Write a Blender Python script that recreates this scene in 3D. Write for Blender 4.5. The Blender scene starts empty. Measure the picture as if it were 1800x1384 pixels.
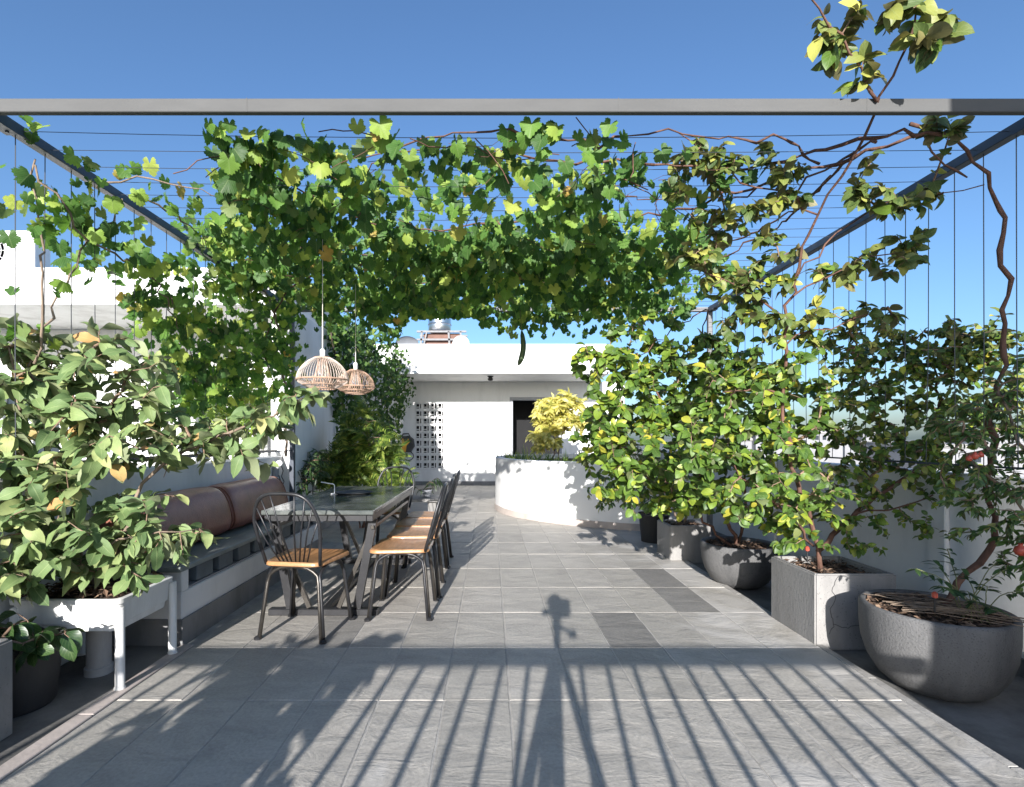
import bpy, math, random
import numpy as np
from mathutils import Matrix, Vector

R = math.radians
rng = np.random.default_rng(7)
random.seed(7)
sc = bpy.context.scene
col = sc.collection
F, CX, CY, CH = 915.0, 862.0, 770.0, 1.2     # focal length and principal point (photo pixels), eye height

# ------------------------------------------------------------------ camera, sky, sun, exposure
cam = bpy.data.cameras.new("camera")
cam.sensor_width = 36.0
cam.lens = 36.0 * F / 1800.0
cam.shift_x = (900 - CX) / 1800.0
cam.shift_y = (CY - 692) / 1800.0
cam.clip_start = 0.02
cam.clip_end = 6000
camo = bpy.data.objects.new("camera", cam)
camo.location = (0, 0, CH)
camo.rotation_euler = (R(90), 0, 0)
col.objects.link(camo)
sc.camera = camo

SUN_EL, SUN_AZ = 17.3, 7.0                    # behind the camera, a little to its left
world = bpy.data.worlds.new("World")
sc.world = world
world.use_nodes = True
nt = world.node_tree
bg = nt.nodes["Background"]
sky = nt.nodes.new("ShaderNodeTexSky")
sky.sky_type = 'NISHITA'
sky.sun_disc = False
sky.sun_elevation = R(SUN_EL)
sky.sun_rotation = R(180 + SUN_AZ)
sky.altitude = 0
sky.air_density = 1.0
sky.dust_density = 1.5
sky.ozone_density = 5.0
nt.links.new(sky.outputs[0], bg.inputs[0])
bg.inputs[1].default_value = 0.104

sl = bpy.data.lights.new("sun", 'SUN')
sl.energy = 4.8
sl.angle = R(0.53)
sl.color = (1.0, 0.97, 0.94)
so = bpy.data.objects.new("sun", sl)
sd = Vector((math.sin(R(SUN_AZ)) * math.cos(R(SUN_EL)), math.cos(R(SUN_AZ)) * math.cos(R(SUN_EL)), -math.sin(R(SUN_EL))))
so.rotation_euler = sd.to_track_quat('-Z', 'Y').to_euler()
so.location = (-2, -8, 8)
col.objects.link(so)

sc.view_settings.view_transform = 'Standard'
sc.view_settings.look = 'None'
sc.view_settings.gamma = 1.0
sc.view_settings.use_curve_mapping = False
sc.view_settings.exposure = 1.12
sc.render.engine = 'CYCLES'
sc.cycles.use_denoising = True
sc.cycles.max_bounces = 7
sc.cycles.transparent_max_bounces = 8


# ------------------------------------------------------------------ helpers
def P(px, py, d):
    return np.array(((px - CX) * d / F, d, CH - (py - CY) * d / F))


def G(px, py, z=0.0):
    d = (CH - z) * F / (py - CY)
    return np.array(((px - CX) * d / F, d, z))


def norm(v):
    v = np.asarray(v, float)
    return v / np.maximum(np.linalg.norm(v, axis=-1, keepdims=True), 1e-9)


def tag(o, label=None, cat=None, group=None, kind=None):
    if label: o["label"] = label
    if cat: o["category"] = cat
    if group: o["group"] = group
    if kind: o["kind"] = kind
    return o


def empty(name, loc, label=None, cat=None, group=None, rz=0.0):
    o = bpy.data.objects.new(name, None)
    o.location = loc
    o.rotation_euler = (0, 0, rz)
    o.empty_display_size = 0.1
    col.objects.link(o)
    return tag(o, label, cat, group)


class MB:
    """collects shapes, then links them as one mesh object"""

    def __init__(self, org=(0, 0, 0)):
        self.v, self.f, self.m = [], [], []
        self.mat = 0
        self.org = np.array(org, float)

    def add(self, vs, fs):
        b = len(self.v)
        self.v.extend([tuple(np.asarray(p, float) - self.org) for p in vs])
        for f in fs:
            self.f.append(tuple(b + i for i in f))
            self.m.append(self.mat)
        return self

    def box(self, lo, hi, bev=0.0):
        x0, y0, z0 = lo
        x1, y1, z1 = hi
        b = min(bev, (x1 - x0) * .45, (y1 - y0) * .45, (z1 - z0) * .45)
        if b <= 0:
            vs = [(x0, y0, z0), (x1, y0, z0), (x1, y1, z0), (x0, y1, z0), (x0, y0, z1), (x1, y0, z1), (x1, y1, z1), (x0, y1, z1)]
            return self.add(vs, [(0, 3, 2, 1), (4, 5, 6, 7), (0, 1, 5, 4), (1, 2, 6, 5), (2, 3, 7, 6), (3, 0, 4, 7)])
        vs = []
        for (a, c, e) in ((b, b, 0), (0, b, b), (b, 0, b)):
            for sz in (0, 1):
                for (sx, sy) in ((0, 0), (1, 0), (1, 1), (0, 1)):
                    vs.append((x1 - a if sx else x0 + a, y1 - c if sy else y0 + c, z1 - e if sz else z0 + e))
        # index: set*8 + sz*4 + corner ; set 0 = z faces, 1 = x faces, 2 = y faces
        Z = lambda s, c: s * 4 + c
        X = lambda s, c: 8 + s * 4 + c
        Y = lambda s, c: 16 + s * 4 + c
        fs = [(Z(0, 0), Z(0, 3), Z(0, 2), Z(0, 1)), (Z(1, 0), Z(1, 1), Z(1, 2), Z(1, 3)),
              (Y(0, 0), Y(0, 1), Y(1, 1), Y(1, 0)), (X(0, 1), X(0, 2), X(1, 2), X(1, 1)),
              (Y(0, 2), Y(0, 3), Y(1, 3), Y(1, 2)), (X(0, 3), X(0, 0), X(1, 0), X(1, 3))]
        for s in (0, 1):
            fl = (lambda q: q) if s else (lambda q: q[::-1])
            fs += [fl((Z(s, 1), Z(s, 0), Y(s, 0), Y(s, 1))), fl((Z(s, 2), Z(s, 1), X(s, 1), X(s, 2))),
                   fl((Z(s, 3), Z(s, 2), Y(s, 2), Y(s, 3))), fl((Z(s, 0), Z(s, 3), X(s, 3), X(s, 0)))]
            for c in range(4):
                fs.append(fl((Z(s, c), X(s, c), Y(s, c))) if c in (0, 2) else fl((Z(s, c), Y(s, c), X(s, c))))
        fs += [(Y(0, 0), Y(1, 0), X(1, 0), X(0, 0)), (X(0, 1), X(1, 1), Y(1, 1), Y(0, 1)),
               (Y(0, 2), Y(1, 2), X(1, 2), X(0, 2)), (X(0, 3), X(1, 3), Y(1, 3), Y(0, 3))]
        return self.add(vs, fs)

    def tube(self, pts, r, n=8, cap=True, closed=False):
        pts = np.asarray(pts, float)
        k = len(pts)
        r = np.full(k, r, float) if np.isscalar(r) else np.asarray(r, float)
        if closed:
            T = norm(np.roll(pts, -1, 0) - np.roll(pts, 1, 0))
        else:
            T = norm(np.gradient(pts, axis=0))
        u = np.cross(T[0], (0, 0, 1.0))
        if np.linalg.norm(u) < .05: u = np.cross(T[0], (1.0, 0, 0))
        u = norm(u)
        ang = np.arange(n) * 2 * math.pi / n
        vs = []
        for i in range(k):
            u = norm(u - T[i] * np.dot(u, T[i]))
            w = np.cross(T[i], u)
            vs.extend(pts[i] + r[i] * (math.cos(a) * u + math.sin(a) * w) for a in ang)
        fs = []
        for i in range(k if closed else k - 1):
            j = (i + 1) % k
            for a in range(n):
                b = (a + 1) % n
                fs.append((i * n + a, i * n + b, j * n + b, j * n + a))
        if cap and not closed:
            fs.append(tuple(range(n))[::-1])
            fs.append(tuple((k - 1) * n + a for a in range(n)))
        return self.add(vs, fs)

    def bar(self, a, b, w, h, up=(0, 0, 1)):
        """rectangular bar from a to b"""
        a, b = np.asarray(a, float), np.asarray(b, float)
        t = norm(b - a)
        s = np.cross(t, up)
        if np.linalg.norm(s) < 1e-4: s = np.array((1.0, 0, 0))
        s = norm(s)
        u = np.cross(s, t)
        vs = []
        for p in (a, b):
            for (i, j) in ((-1, -1), (1, -1), (1, 1), (-1, 1)):
                vs.append(p + s * w / 2 * i + u * h / 2 * j)
        return self.add(vs, [(0, 3, 2, 1), (4, 5, 6, 7), (0, 1, 5, 4), (1, 2, 6, 5), (2, 3, 7, 6), (3, 0, 4, 7)])

    def lathe(self, c, prof, n=32, sx=1.0, sy=1.0):
        vs = []
        for (r, z) in prof:
            for a in range(n):
                t = a * 2 * math.pi / n
                vs.append((c[0] + r * sx * math.cos(t), c[1] + r * sy * math.sin(t), c[2] + z))
        fs = []
        for i in range(len(prof) - 1):
            for a in range(n):
                b = (a + 1) % n
                fs.append((i * n + a, i * n + b, (i + 1) * n + b, (i + 1) * n + a))
        if prof[0][0] > 1e-6: fs.append(tuple(range(n))[::-1])
        if prof[-1][0] > 1e-6: fs.append(tuple((len(prof) - 1) * n + a for a in range(n)))
        return self.add(vs, fs)

    def prism(self, outline, z0, z1):
        n = len(outline)
        vs = [(x, y, z0) for x, y in outline] + [(x, y, z1) for x, y in outline]
        fs = [tuple(range(n))[::-1], tuple(range(n, 2 * n))]
        fs += [(i, (i + 1) % n, n + (i + 1) % n, n + i) for i in range(n)]
        return self.add(vs, fs)

    def mesh(self, name, mats, smooth=False):
        me = bpy.data.meshes.new(name)
        me.from_pydata(self.v, [], self.f)
        for m in (mats if isinstance(mats, (list, tuple)) else [mats]):
            me.materials.append(m)
        if any(self.m):
            me.polygons.foreach_set("material_index", self.m)
        if smooth:
            me.polygons.foreach_set("use_smooth", [True] * len(self.f))
        me.update()
        return me

    def build(self, name, mats, parent=None, smooth=False, kind=None, loc=None):
        o = bpy.data.objects.new(name, self.mesh(name, mats, smooth))
        col.objects.link(o)
        if parent: o.parent = parent
        if kind: o["kind"] = kind
        o.location = self.org if (parent is None and loc is None) else (loc or (0, 0, 0))
        return o


def inst(name, me, parent, loc=(0, 0, 0), rot=(0, 0, 0), scale=None):
    o = bpy.data.objects.new(name, me)
    o.location = loc
    o.rotation_euler = rot
    if scale: o.scale = scale
    o.parent = parent
    col.objects.link(o)
    return o


def smooth_by_angle(o, deg=35):
    me = o.data
    me.polygons.foreach_set("use_smooth", [True] * len(me.polygons))
    me.set_sharp_from_angle(angle=R(deg))
    return o


# ------------------------------------------------------------------ materials
def nodes(name):
    m = bpy.data.materials.new(name)
    m.use_nodes = True
    n = m.node_tree.nodes
    return m, n, m.node_tree.links, n["Principled BSDF"]


def ramp(n, stops, interp='LINEAR'):
    r = n.new("ShaderNodeValToRGB")
    r.color_ramp.interpolation = interp
    e = r.color_ramp.elements
    while len(e) < len(stops): e.new(0.5)
    for k, (p, c) in enumerate(stops):
        e[k].position = p
        e[k].color = (*c, 1)
    return r


def plain(name, c, rough=.6, spec=.5, metal=0.0, var=.12, scale=6.0, bump=0.0, bscale=60.0, detail=5.0, stretch=None, coat=0.0):
    """one colour with uneven tone, and fine relief"""
    m, n, l, b = nodes(name)
    tc = n.new("ShaderNodeTexCoord")
    src = tc.outputs["Object"]
    if stretch:
        mp = n.new("ShaderNodeMapping")
        mp.inputs["Scale"].default_value = stretch
        l.new(src, mp.inputs[0])
        src = mp.outputs[0]
    nz = n.new("ShaderNodeTexNoise")
    nz.inputs["Scale"].default_value = scale
    nz.inputs["Detail"].default_value = detail
    nz.inputs["Roughness"].default_value = .62
    l.new(src, nz.inputs["Vector"])
    lo = tuple(x * (1 - var) for x in c)
    hi = tuple(min(1, x * (1 + var)) for x in c)
    rp = ramp(n, [(.3, lo), (.7, hi)])
    l.new(nz.outputs["Fac"], rp.inputs[0])
    l.new(rp.outputs[0], b.inputs["Base Color"])
    b.inputs["Roughness"].default_value = rough
    b.inputs["Specular IOR Level"].default_value = spec
    b.inputs["Metallic"].default_value = metal
    b.inputs["Coat Weight"].default_value = coat
    if bump:
        nb = n.new("ShaderNodeTexNoise")
        nb.inputs["Scale"].default_value = bscale
        nb.inputs["Detail"].default_value = 6
        l.new(src, nb.inputs["Vector"])
        bp = n.new("ShaderNodeBump")
        bp.inputs["Strength"].default_value = bump
        bp.inputs["Distance"].default_value = .01
        l.new(nb.outputs["Fac"], bp.inputs["Height"])
        l.new(bp.outputs[0], b.inputs["Normal"])
    return m


def stained(name, base, dirt, lo=.5, hi=.72, scale=2.2, rough=.75, bump=.15, bscale=40, streak=True, spots=None):
    """paint or concrete with dirt blotches and vertical run marks"""
    m, n, l, b = nodes(name)
    tc = n.new("ShaderNodeTexCoord")
    mp = n.new("ShaderNodeMapping")
    mp.inputs["Scale"].default_value = (1, 1, .28 if streak else 1)
    l.new(tc.outputs["Object"], mp.inputs[0])
    a = n.new("ShaderNodeTexNoise")
    a.inputs["Scale"].default_value = scale
    a.inputs["Detail"].default_value = 9
    a.inputs["Roughness"].default_value = .68
    l.new(mp.outputs[0], a.inputs["Vector"])
    rp = ramp(n, [(lo, base), (hi, dirt)])
    l.new(a.outputs["Fac"], rp.inputs[0])
    out = rp.outputs[0]
    if spots:
        v = n.new("ShaderNodeTexNoise")
        v.inputs["Scale"].default_value = spots[0]
        v.inputs["Detail"].default_value = 2
        l.new(tc.outputs["Object"], v.inputs["Vector"])
        r2 = ramp(n, [(spots[1], (1, 1, 1)), (spots[1] + .06, spots[2])])
        l.new(v.outputs["Fac"], r2.inputs[0])
        mx = n.new("ShaderNodeMix")
        mx.data_type = 'RGBA'
        mx.blend_type = 'MULTIPLY'
        mx.inputs[0].default_value = 1
        l.new(out, mx.inputs[6])
        l.new(r2.outputs[0], mx.inputs[7])
        out = mx.outputs[2]
    l.new(out, b.inputs["Base Color"])
    b.inputs["Roughness"].default_value = rough
    nb = n.new("ShaderNodeTexNoise")
    nb.inputs["Scale"].default_value = bscale
    nb.inputs["Detail"].default_value = 8
    l.new(tc.outputs["Object"], nb.inputs["Vector"])
    bp = n.new("ShaderNodeBump")
    bp.inputs["Strength"].default_value = bump
    bp.inputs["Distance"].default_value = .008
    l.new(nb.outputs["Fac"], bp.inputs["Height"])
    l.new(bp.outputs[0], b.inputs["Normal"])
    return m


def slate(name, stops, stain=True):
    """riven grey stone: a tone for each tile, split-face ridges, pale cement stains"""
    m, n, l, b = nodes(name)
    oi = n.new("ShaderNodeObjectInfo")
    rp = ramp(n, stops)
    l.new(oi.outputs["Random"], rp.inputs[0])
    ge = n.new("ShaderNodeNewGeometry")
    mp = n.new("ShaderNodeMapping")
    mp.inputs["Rotation"].default_value = (0, 0, R(28))
    mp.inputs["Scale"].default_value = (2.2, 4.2, 1)
    l.new(ge.outputs["Position"], mp.inputs[0])
    off = n.new("ShaderNodeVectorMath")
    off.operation = 'ADD'
    sc_ = n.new("ShaderNodeVectorMath")
    sc_.operation = 'SCALE'
    sc_.inputs[0].default_value = (37, 91, 13)
    l.new(oi.outputs["Random"], sc_.inputs["Scale"])
    l.new(mp.outputs[0], off.inputs[0])
    l.new(sc_.outputs[0], off.inputs[1])
    a = n.new("ShaderNodeTexNoise")
    a.inputs["Scale"].default_value = 1.6
    a.inputs["Detail"].default_value = 10
    a.inputs["Roughness"].default_value = .6
    a.inputs["Distortion"].default_value = .8
    l.new(off.outputs[0], a.inputs["Vector"])
    f = n.new("ShaderNodeTexNoise")
    f.inputs["Scale"].default_value = 70
    f.inputs["Detail"].default_value = 6
    l.new(ge.outputs["Position"], f.inputs["Vector"])
    tone = ramp(n, [(.3, (.82, .82, .82)), (.72, (1.13, 1.13, 1.12))])
    l.new(a.outputs["Fac"], tone.inputs[0])
    mx = n.new("ShaderNodeMix")
    mx.data_type = 'RGBA'
    mx.blend_type = 'MULTIPLY'
    mx.inputs[0].default_value = 1
    l.new(rp.outputs[0], mx.inputs[6])
    l.new(tone.outputs[0], mx.inputs[7])
    grain = ramp(n, [(.3, (.86, .86, .86)), (.7, (1.1, 1.1, 1.1))])
    l.new(f.outputs["Fac"], grain.inputs[0])
    mg = n.new("ShaderNodeMix")
    mg.data_type = 'RGBA'
    mg.blend_type = 'MULTIPLY'
    mg.inputs[0].default_value = 1
    l.new(mx.outputs[2], mg.inputs[6])
    l.new(grain.outputs[0], mg.inputs[7])
    out = mg.outputs[2]
    if stain:
        s = n.new("ShaderNodeTexNoise")
        s.inputs["Scale"].default_value = 1.7
        s.inputs["Detail"].default_value = 7
        s.inputs["Distortion"].default_value = 1.2
        l.new(ge.outputs["Position"], s.inputs["Vector"])
        sx = n.new("ShaderNodeSeparateXYZ")
        l.new(ge.outputs["Position"], sx.inputs[0])
        mr = n.new("ShaderNodeMapRange")
        mr.inputs[1].default_value = .7
        mr.inputs[2].default_value = 1.75
        mr.inputs[3].default_value = -.16
        mr.inputs[4].default_value = .13
        l.new(sx.outputs[0], mr.inputs[0])
        ad = n.new("ShaderNodeMath")
        l.new(s.outputs["Fac"], ad.inputs[0])
        l.new(mr.outputs[0], ad.inputs[1])
        sr = ramp(n, [(.5, (0, 0, 0)), (.66, (.55, .55, .55))])
        l.new(ad.outputs[0], sr.inputs[0])
        m2 = n.new("ShaderNodeMix")
        m2.data_type = 'RGBA'
        l.new(sr.outputs[0], m2.inputs[0])
        l.new(out, m2.inputs[6])
        m2.inputs[7].default_value = (.56, .535, .50, 1)
        out = m2.outputs[2]
    l.new(out, b.inputs["Base Color"])
    b.inputs["Roughness"].default_value = .62
    b.inputs["Specular IOR Level"].default_value = .35
    b1 = n.new("ShaderNodeBump")
    b1.inputs["Strength"].default_value = .85
    b1.inputs["Distance"].default_value = .012
    l.new(a.outputs["Fac"], b1.inputs["Height"])
    b2 = n.new("ShaderNodeBump")
    b2.inputs["Strength"].default_value = .22
    b2.inputs["Distance"].default_value = .004
    l.new(f.outputs["Fac"], b2.inputs["Height"])
    l.new(b1.outputs[0], b2.inputs["Normal"])
    l.new(b2.outputs[0], b.inputs["Normal"])
    return m


def leafmat(name, stops, under=None, rough=.42, trans=.28, vein=.35, nveins=9, spec=.45):
    """leaf: tone by random, pale midrib and side veins, paler underside, light through the blade"""
    m, n, l, b = nodes(name)
    oi = n.new("ShaderNodeObjectInfo")
    ge = n.new("ShaderNodeNewGeometry")
    ad = n.new("ShaderNodeMath")
    l.new(oi.outputs["Random"], ad.inputs[0])
    l.new(ge.outputs["Random Per Island"], ad.inputs[1])
    fr = n.new("ShaderNodeMath")
    fr.operation = 'FRACT'
    l.new(ad.outputs[0], fr.inputs[0])
    rp = ramp(n, stops)
    l.new(fr.outputs[0], rp.inputs[0])
    uv = n.new("ShaderNodeTexCoord")
    sp = n.new("ShaderNodeSeparateXYZ")
    l.new(uv.outputs["UV"], sp.inputs[0])
    ab = n.new("ShaderNodeMath")
    ab.operation = 'ABSOLUTE'
    l.new(sp.outputs[0], ab.inputs[0])
    # side veins: sin of (v - 0.5|u|)
    mu = n.new("ShaderNodeMath")
    mu.operation = 'MULTIPLY_ADD'
    l.new(ab.outputs[0], mu.inputs[0])
    mu.inputs[1].default_value = -.45
    l.new(sp.outputs[1], mu.inputs[2])
    sm = n.new("ShaderNodeMath")
    sm.operation = 'MULTIPLY'
    l.new(mu.outputs[0], sm.inputs[0])
    sm.inputs[1].default_value = nveins * 2 * math.pi
    si = n.new("ShaderNodeMath")
    si.operation = 'SINE'
    l.new(sm.outputs[0], si.inputs[0])
    mv = n.new("ShaderNodeMapRange")
    mv.inputs[1].default_value = .55
    mv.inputs[2].default_value = 1.0
    mv.inputs[3].default_value = 0
    mv.inputs[4].default_value = .45 * vein
    l.new(si.outputs[0], mv.inputs[0])
    mid = n.new("ShaderNodeMapRange")
    mid.inputs[1].default_value = .0
    mid.inputs[2].default_value = .09
    mid.inputs[3].default_value = vein
    mid.inputs[4].default_value = 0
    l.new(ab.outputs[0], mid.inputs[0])
    mxv = n.new("ShaderNodeMath")
    mxv.operation = 'MAXIMUM'
    l.new(mv.outputs[0], mxv.inputs[0])
    l.new(mid.outputs[0], mxv.inputs[1])
    # blotchy tone
    nz = n.new("ShaderNodeTexNoise")
    nz.inputs["Scale"].default_value = 14
    nz.inputs["Detail"].default_value = 3
    l.new(ge.outputs["Position"], nz.inputs["Vector"])
    tr = ramp(n, [(.3, (.78, .8, .76)), (.72, (1.18, 1.15, 1.1))])
    l.new(nz.outputs["Fac"], tr.inputs[0])
    mm = n.new("ShaderNodeMix")
    mm.data_type = 'RGBA'
    mm.blend_type = 'MULTIPLY'
    mm.inputs[0].default_value = 1
    l.new(rp.outputs[0], mm.inputs[6])
    l.new(tr.outputs[0], mm.inputs[7])
    m1 = n.new("ShaderNodeMix")
    m1.data_type = 'RGBA'
    l.new(mxv.outputs[0], m1.inputs[0])
    l.new(mm.outputs[2], m1.inputs[6])
    m1.inputs[7].default_value = (.30, .36, .16, 1)
    out = m1.outputs[2]
    if under:
        m2 = n.new("ShaderNodeMix")
        m2.data_type = 'RGBA'
        bf = n.new("ShaderNodeMath")
        bf.operation = 'MULTIPLY'
        l.new(ge.outputs["Backfacing"], bf.inputs[0])
        bf.inputs[1].default_value = .7
        l.new(bf.outputs[0], m2.inputs[0])
        l.new(out, m2.inputs[6])
        m2.inputs[7].default_value = (*under, 1)
        out = m2.outputs[2]
    l.new(out, b.inputs["Base Color"])
    b.inputs["Roughness"].default_value = rough
    b.inputs["Specular IOR Level"].default_value = spec
    bp = n.new("ShaderNodeBump")
    bp.inputs["Strength"].default_value = .25
    bp.inputs["Distance"].default_value = .004
    l.new(mxv.outputs[0], bp.inputs["Height"])
    l.new(bp.outputs[0], b.inputs["Normal"])
    tl = n.new("ShaderNodeBsdfTranslucent")
    hs = n.new("ShaderNodeHueSaturation")
    hs.inputs["Saturation"].default_value = 1.08
    hs.inputs["Value"].default_value = 1.5
    l.new(out, hs.inputs["Color"])
    l.new(hs.outputs[0], tl.inputs["Color"])
    ms = n.new("ShaderNodeMixShader")
    ms.inputs[0].default_value = trans
    l.new(b.outputs[0], ms.inputs[1])
    l.new(tl.outputs[0], ms.inputs[2])
    l.new(ms.outputs[0], n["Material Output"].inputs["Surface"])
    return m


M = {}
M['white'] = stained("white_paint", (.74, .735, .72), (.50, .49, .47), .50, .86, 1.5, .75, .10, 60)
M['white_old'] = stained("weathered_white_paint", (.70, .695, .68), (.40, .385, .36), .48, .8, 2.2, .75, .12, 50)
M['skirt'] = stained("grey_skirting_stone", (.20, .20, .20), (.12, .12, .115), .45, .7, 5, .6, .15, 40)
M['grout'] = stained("pale_grout", (.40, .38, .35), (.26, .247, .23), .42, .68, 5, .9, .3, 60, False)
M['slate'] = slate("slate_tile", [(0, (.350, .328, .293)), (.35, (.370, .346, .310)), (.75, (.395, .369, .331)), (.92, (.355, .332, .296)), (1, (.330, .309, .276))])
M['slate_dark'] = slate("dark_slate_tile", [(0, (.205, .194, .178)), (1, (.235, .223, .205))], False)
M['slate_far'] = slate("pale_slate_tile", [(0, (.26, .26, .26)), (1, (.31, .31, .305))], False)
M['conc_floor'] = stained("dirty_concrete", (.17, .165, .155), (.07, .066, .06), .42, .7, 3, .9, .4, 45, False)
M['edging'] = stained("pinkish_edging_stone", (.46, .40, .36), (.30, .26, .235), .45, .75, 4, .8, .2, 60, False)
M['conc'] = stained("cast_concrete", (.29, .28, .268), (.15, .145, .138), .42, .72, 2.6, .8, .25, 55, True, (90, .66, (.55, .55, .55)))
M['terrazzo'] = stained("grey_terrazzo", (.135, .133, .131), (.055, .055, .056), .40, .66, 2.4, .7, .5, 120, True, (150, .60, (.6, .6, .6)))
M['pot_dark'] = stained("black_pot", (.035, .035, .036), (.07, .068, .064), .5, .8, 4, .6, .1, 50)
M['frame'] = plain("navy_grey_steel", (.045, .055, .075), .45, .5, .0, .15, 9, .05, 120)
M['beam'] = plain("grey_painted_steel", (.100, .100, .099), .85, .15, 0, .10, 7, .08, 90, stretch=(.3, 1, 1))
M['wire'] = plain("dark_wire", (.06, .065, .075), .5, .5, .3, .1)
M['black'] = plain("black_metal", (.022, .022, .024), .38, .5, .2, .3, 14, .06, 150)
M['bronze'] = plain("worn_metal", (.075, .068, .060), .36, .5, .7, .3, 12, .05, 120)
M['seat'] = plain("oiled_wood", (.36, .185, .080), .38, .5, 0, .28, 5, .12, 30, 8, (2.0, 14, 2), .15)
M['stone_top'] = None
M['leather'] = plain("brown_leather", (.25, .092, .058), .38, .5, 0, .3, 7, .25, 75)
M['rattan'] = plain("rattan", (.40, .265, .19), .6, .4, 0, .3, 30)
M['rattan_pale'] = plain("pale_rattan", (.58, .48, .41), .6, .4, 0, .25, 30)
M['soil'] = plain("dark_soil", (.045, .032, .023), .95, .2, 0, .5, 40, .8, 60)
M['mulch'] = None
M['bark'] = plain("reddish_bark", (.125, .066, .047), .85, .3, 0, .4, 22, .6, 70, 6, (1, 1, .3))
M['bark_grey'] = plain("grey_brown_bark", (.20, .15, .11), .85, .3, 0, .35, 22, .6, 70, 6, (1, 1, .3))
M['bark_dark'] = plain("dark_bark", (.075, .055, .042), .85, .3, 0, .35, 22, .6, 70, 6, (1, 1, .3))
M['twig'] = plain("pale_brown_twig", (.22, .145, .10), .8, .3, 0, .4, 25)
M['stem_green'] = plain("green_stem", (.16, .17, .07), .7, .3, 0, .3, 22)
M['pvc'] = stained("white_plastic_pipe", (.72, .72, .70), (.50, .48, .45), .5, .8, 5, .45, .05, 60)
M['pvc_grey'] = stained("grey_plastic_pipe", (.40, .40, .40), (.26, .25, .24), .5, .8, 5, .5, .05, 60)
M['steel'] = plain("stainless_steel", (.62, .63, .64), .28, .5, 1.0, .1, 8)
M['galv'] = plain("galvanised_steel", (.20, .20, .205), .7, .3, .2, .15, 12)
M['brown'] = plain("brown_render", (.16, .09, .07), .8, .3, 0, .2, 8)
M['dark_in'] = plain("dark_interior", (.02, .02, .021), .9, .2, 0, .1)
M['door_dark'] = plain("dark_grey_door", (.030, .030, .032), .5, .4, 0, .1)
M['yellow'] = plain("orange_yellow_plastic", (.72, .34, .03), .4, .5, 0, .1)
M['cable'] = plain("black_rubber", (.015, .015, .016), .5, .4)
M['plastic_white'] = plain("white_plastic", (.78, .78, .77), .35, .5, 0, .05)
M['plastic_grey'] = plain("grey_plastic", (.25, .26, .28), .45, .5, 0, .1)
M['blue_grey'] = plain("blue_grey_slate", (.10, .125, .14), .5, .4, 0, .2, 8)
M['stone_bench'] = plain("honed_green_grey_stone", (.20, .225, .215), .42, .45, 0, .3, 5, .08, 50, 9)
M['cord'] = plain("cream_cord", (.62, .58, .50), .7)
M['red'] = plain("red_fruit_skin", (.42, .07, .04), .35, .5, 0, .35, 25, .1)
M['flower'] = plain("yellow_petal", (.85, .55, .04), .6, .3, 0, .15)
M['gourd'] = plain("dark_green_gourd_skin", (.055, .095, .035), .45, .5, 0, .35, 20, .2, 60)
M['ribbon'] = plain("blue_plastic_tie", (.05, .30, .55), .4, .5, 0, .1)
M['city'] = plain("distant_pale_render", (.24, .24, .25), .9, .2, 0, .15, .08)
M['ground'] = plain("distant_ground", (.20, .21, .19), .95, .2, 0, .3, .01)

# polished green-grey stone of table and bench
m, n, l, b = nodes("polished_green_stone")
tc = n.new("ShaderNodeTexCoord")
nz = n.new("ShaderNodeTexNoise")
nz.inputs["Scale"].default_value = 3.5
nz.inputs["Detail"].default_value = 12
nz.inputs["Roughness"].default_value = .7
nz.inputs["Distortion"].default_value = 1.6
l.new(tc.outputs["Object"], nz.inputs["Vector"])
rp = ramp(n, [(.3, (.055, .062, .059)), (.5, (.095, .104, .098)), (.62, (.14, .148, .14)), (.68, (.28, .285, .265)), (.72, (.115, .123, .116))])
l.new(nz.outputs["Fac"], rp.inputs[0])
l.new(rp.outputs[0], b.inputs["Base Color"])
b.inputs["Roughness"].default_value = .16
r2 = ramp(n, [(.35, (.10, .10, .10)), (.7, (.32, .32, .32))])
l.new(nz.outputs["Fac"], r2.inputs[0])
l.new(r2.outputs[0], b.inputs["Roughness"])
M['stone_top'] = m

# dry leaf and bark mulch: tone per piece
m, n, l, b = nodes("dry_leaf_mulch")
ge = n.new("ShaderNodeNewGeometry")
rp = ramp(n, [(0, (.035, .022, .016)), (.4, (.075, .046, .03)), (.7, (.16, .095, .06)), (.93, (.30, .20, .13)), (1, (.10, .06, .04))])
l.new(ge.outputs["Random Per Island"], rp.inputs[0])
l.new(rp.outputs[0], b.inputs["Base Color"])
b.inputs["Roughness"].default_value = .9
M['mulch'] = m

# glass for lamp bulbs and windows
m, n, l, b = nodes("clear_glass")
b.inputs["Base Color"].default_value = (.9, .93, .93, 1)
b.inputs["Roughness"].default_value = .05
b.inputs["Transmission Weight"].default_value = .75
M['glass'] = m
m, n, l, b = nodes("dark_window_glass")
b.inputs["Base Color"].default_value = (.03, .04, .05, 1)
b.inputs["Roughness"].default_value = .06
M['window_glass'] = m

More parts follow.
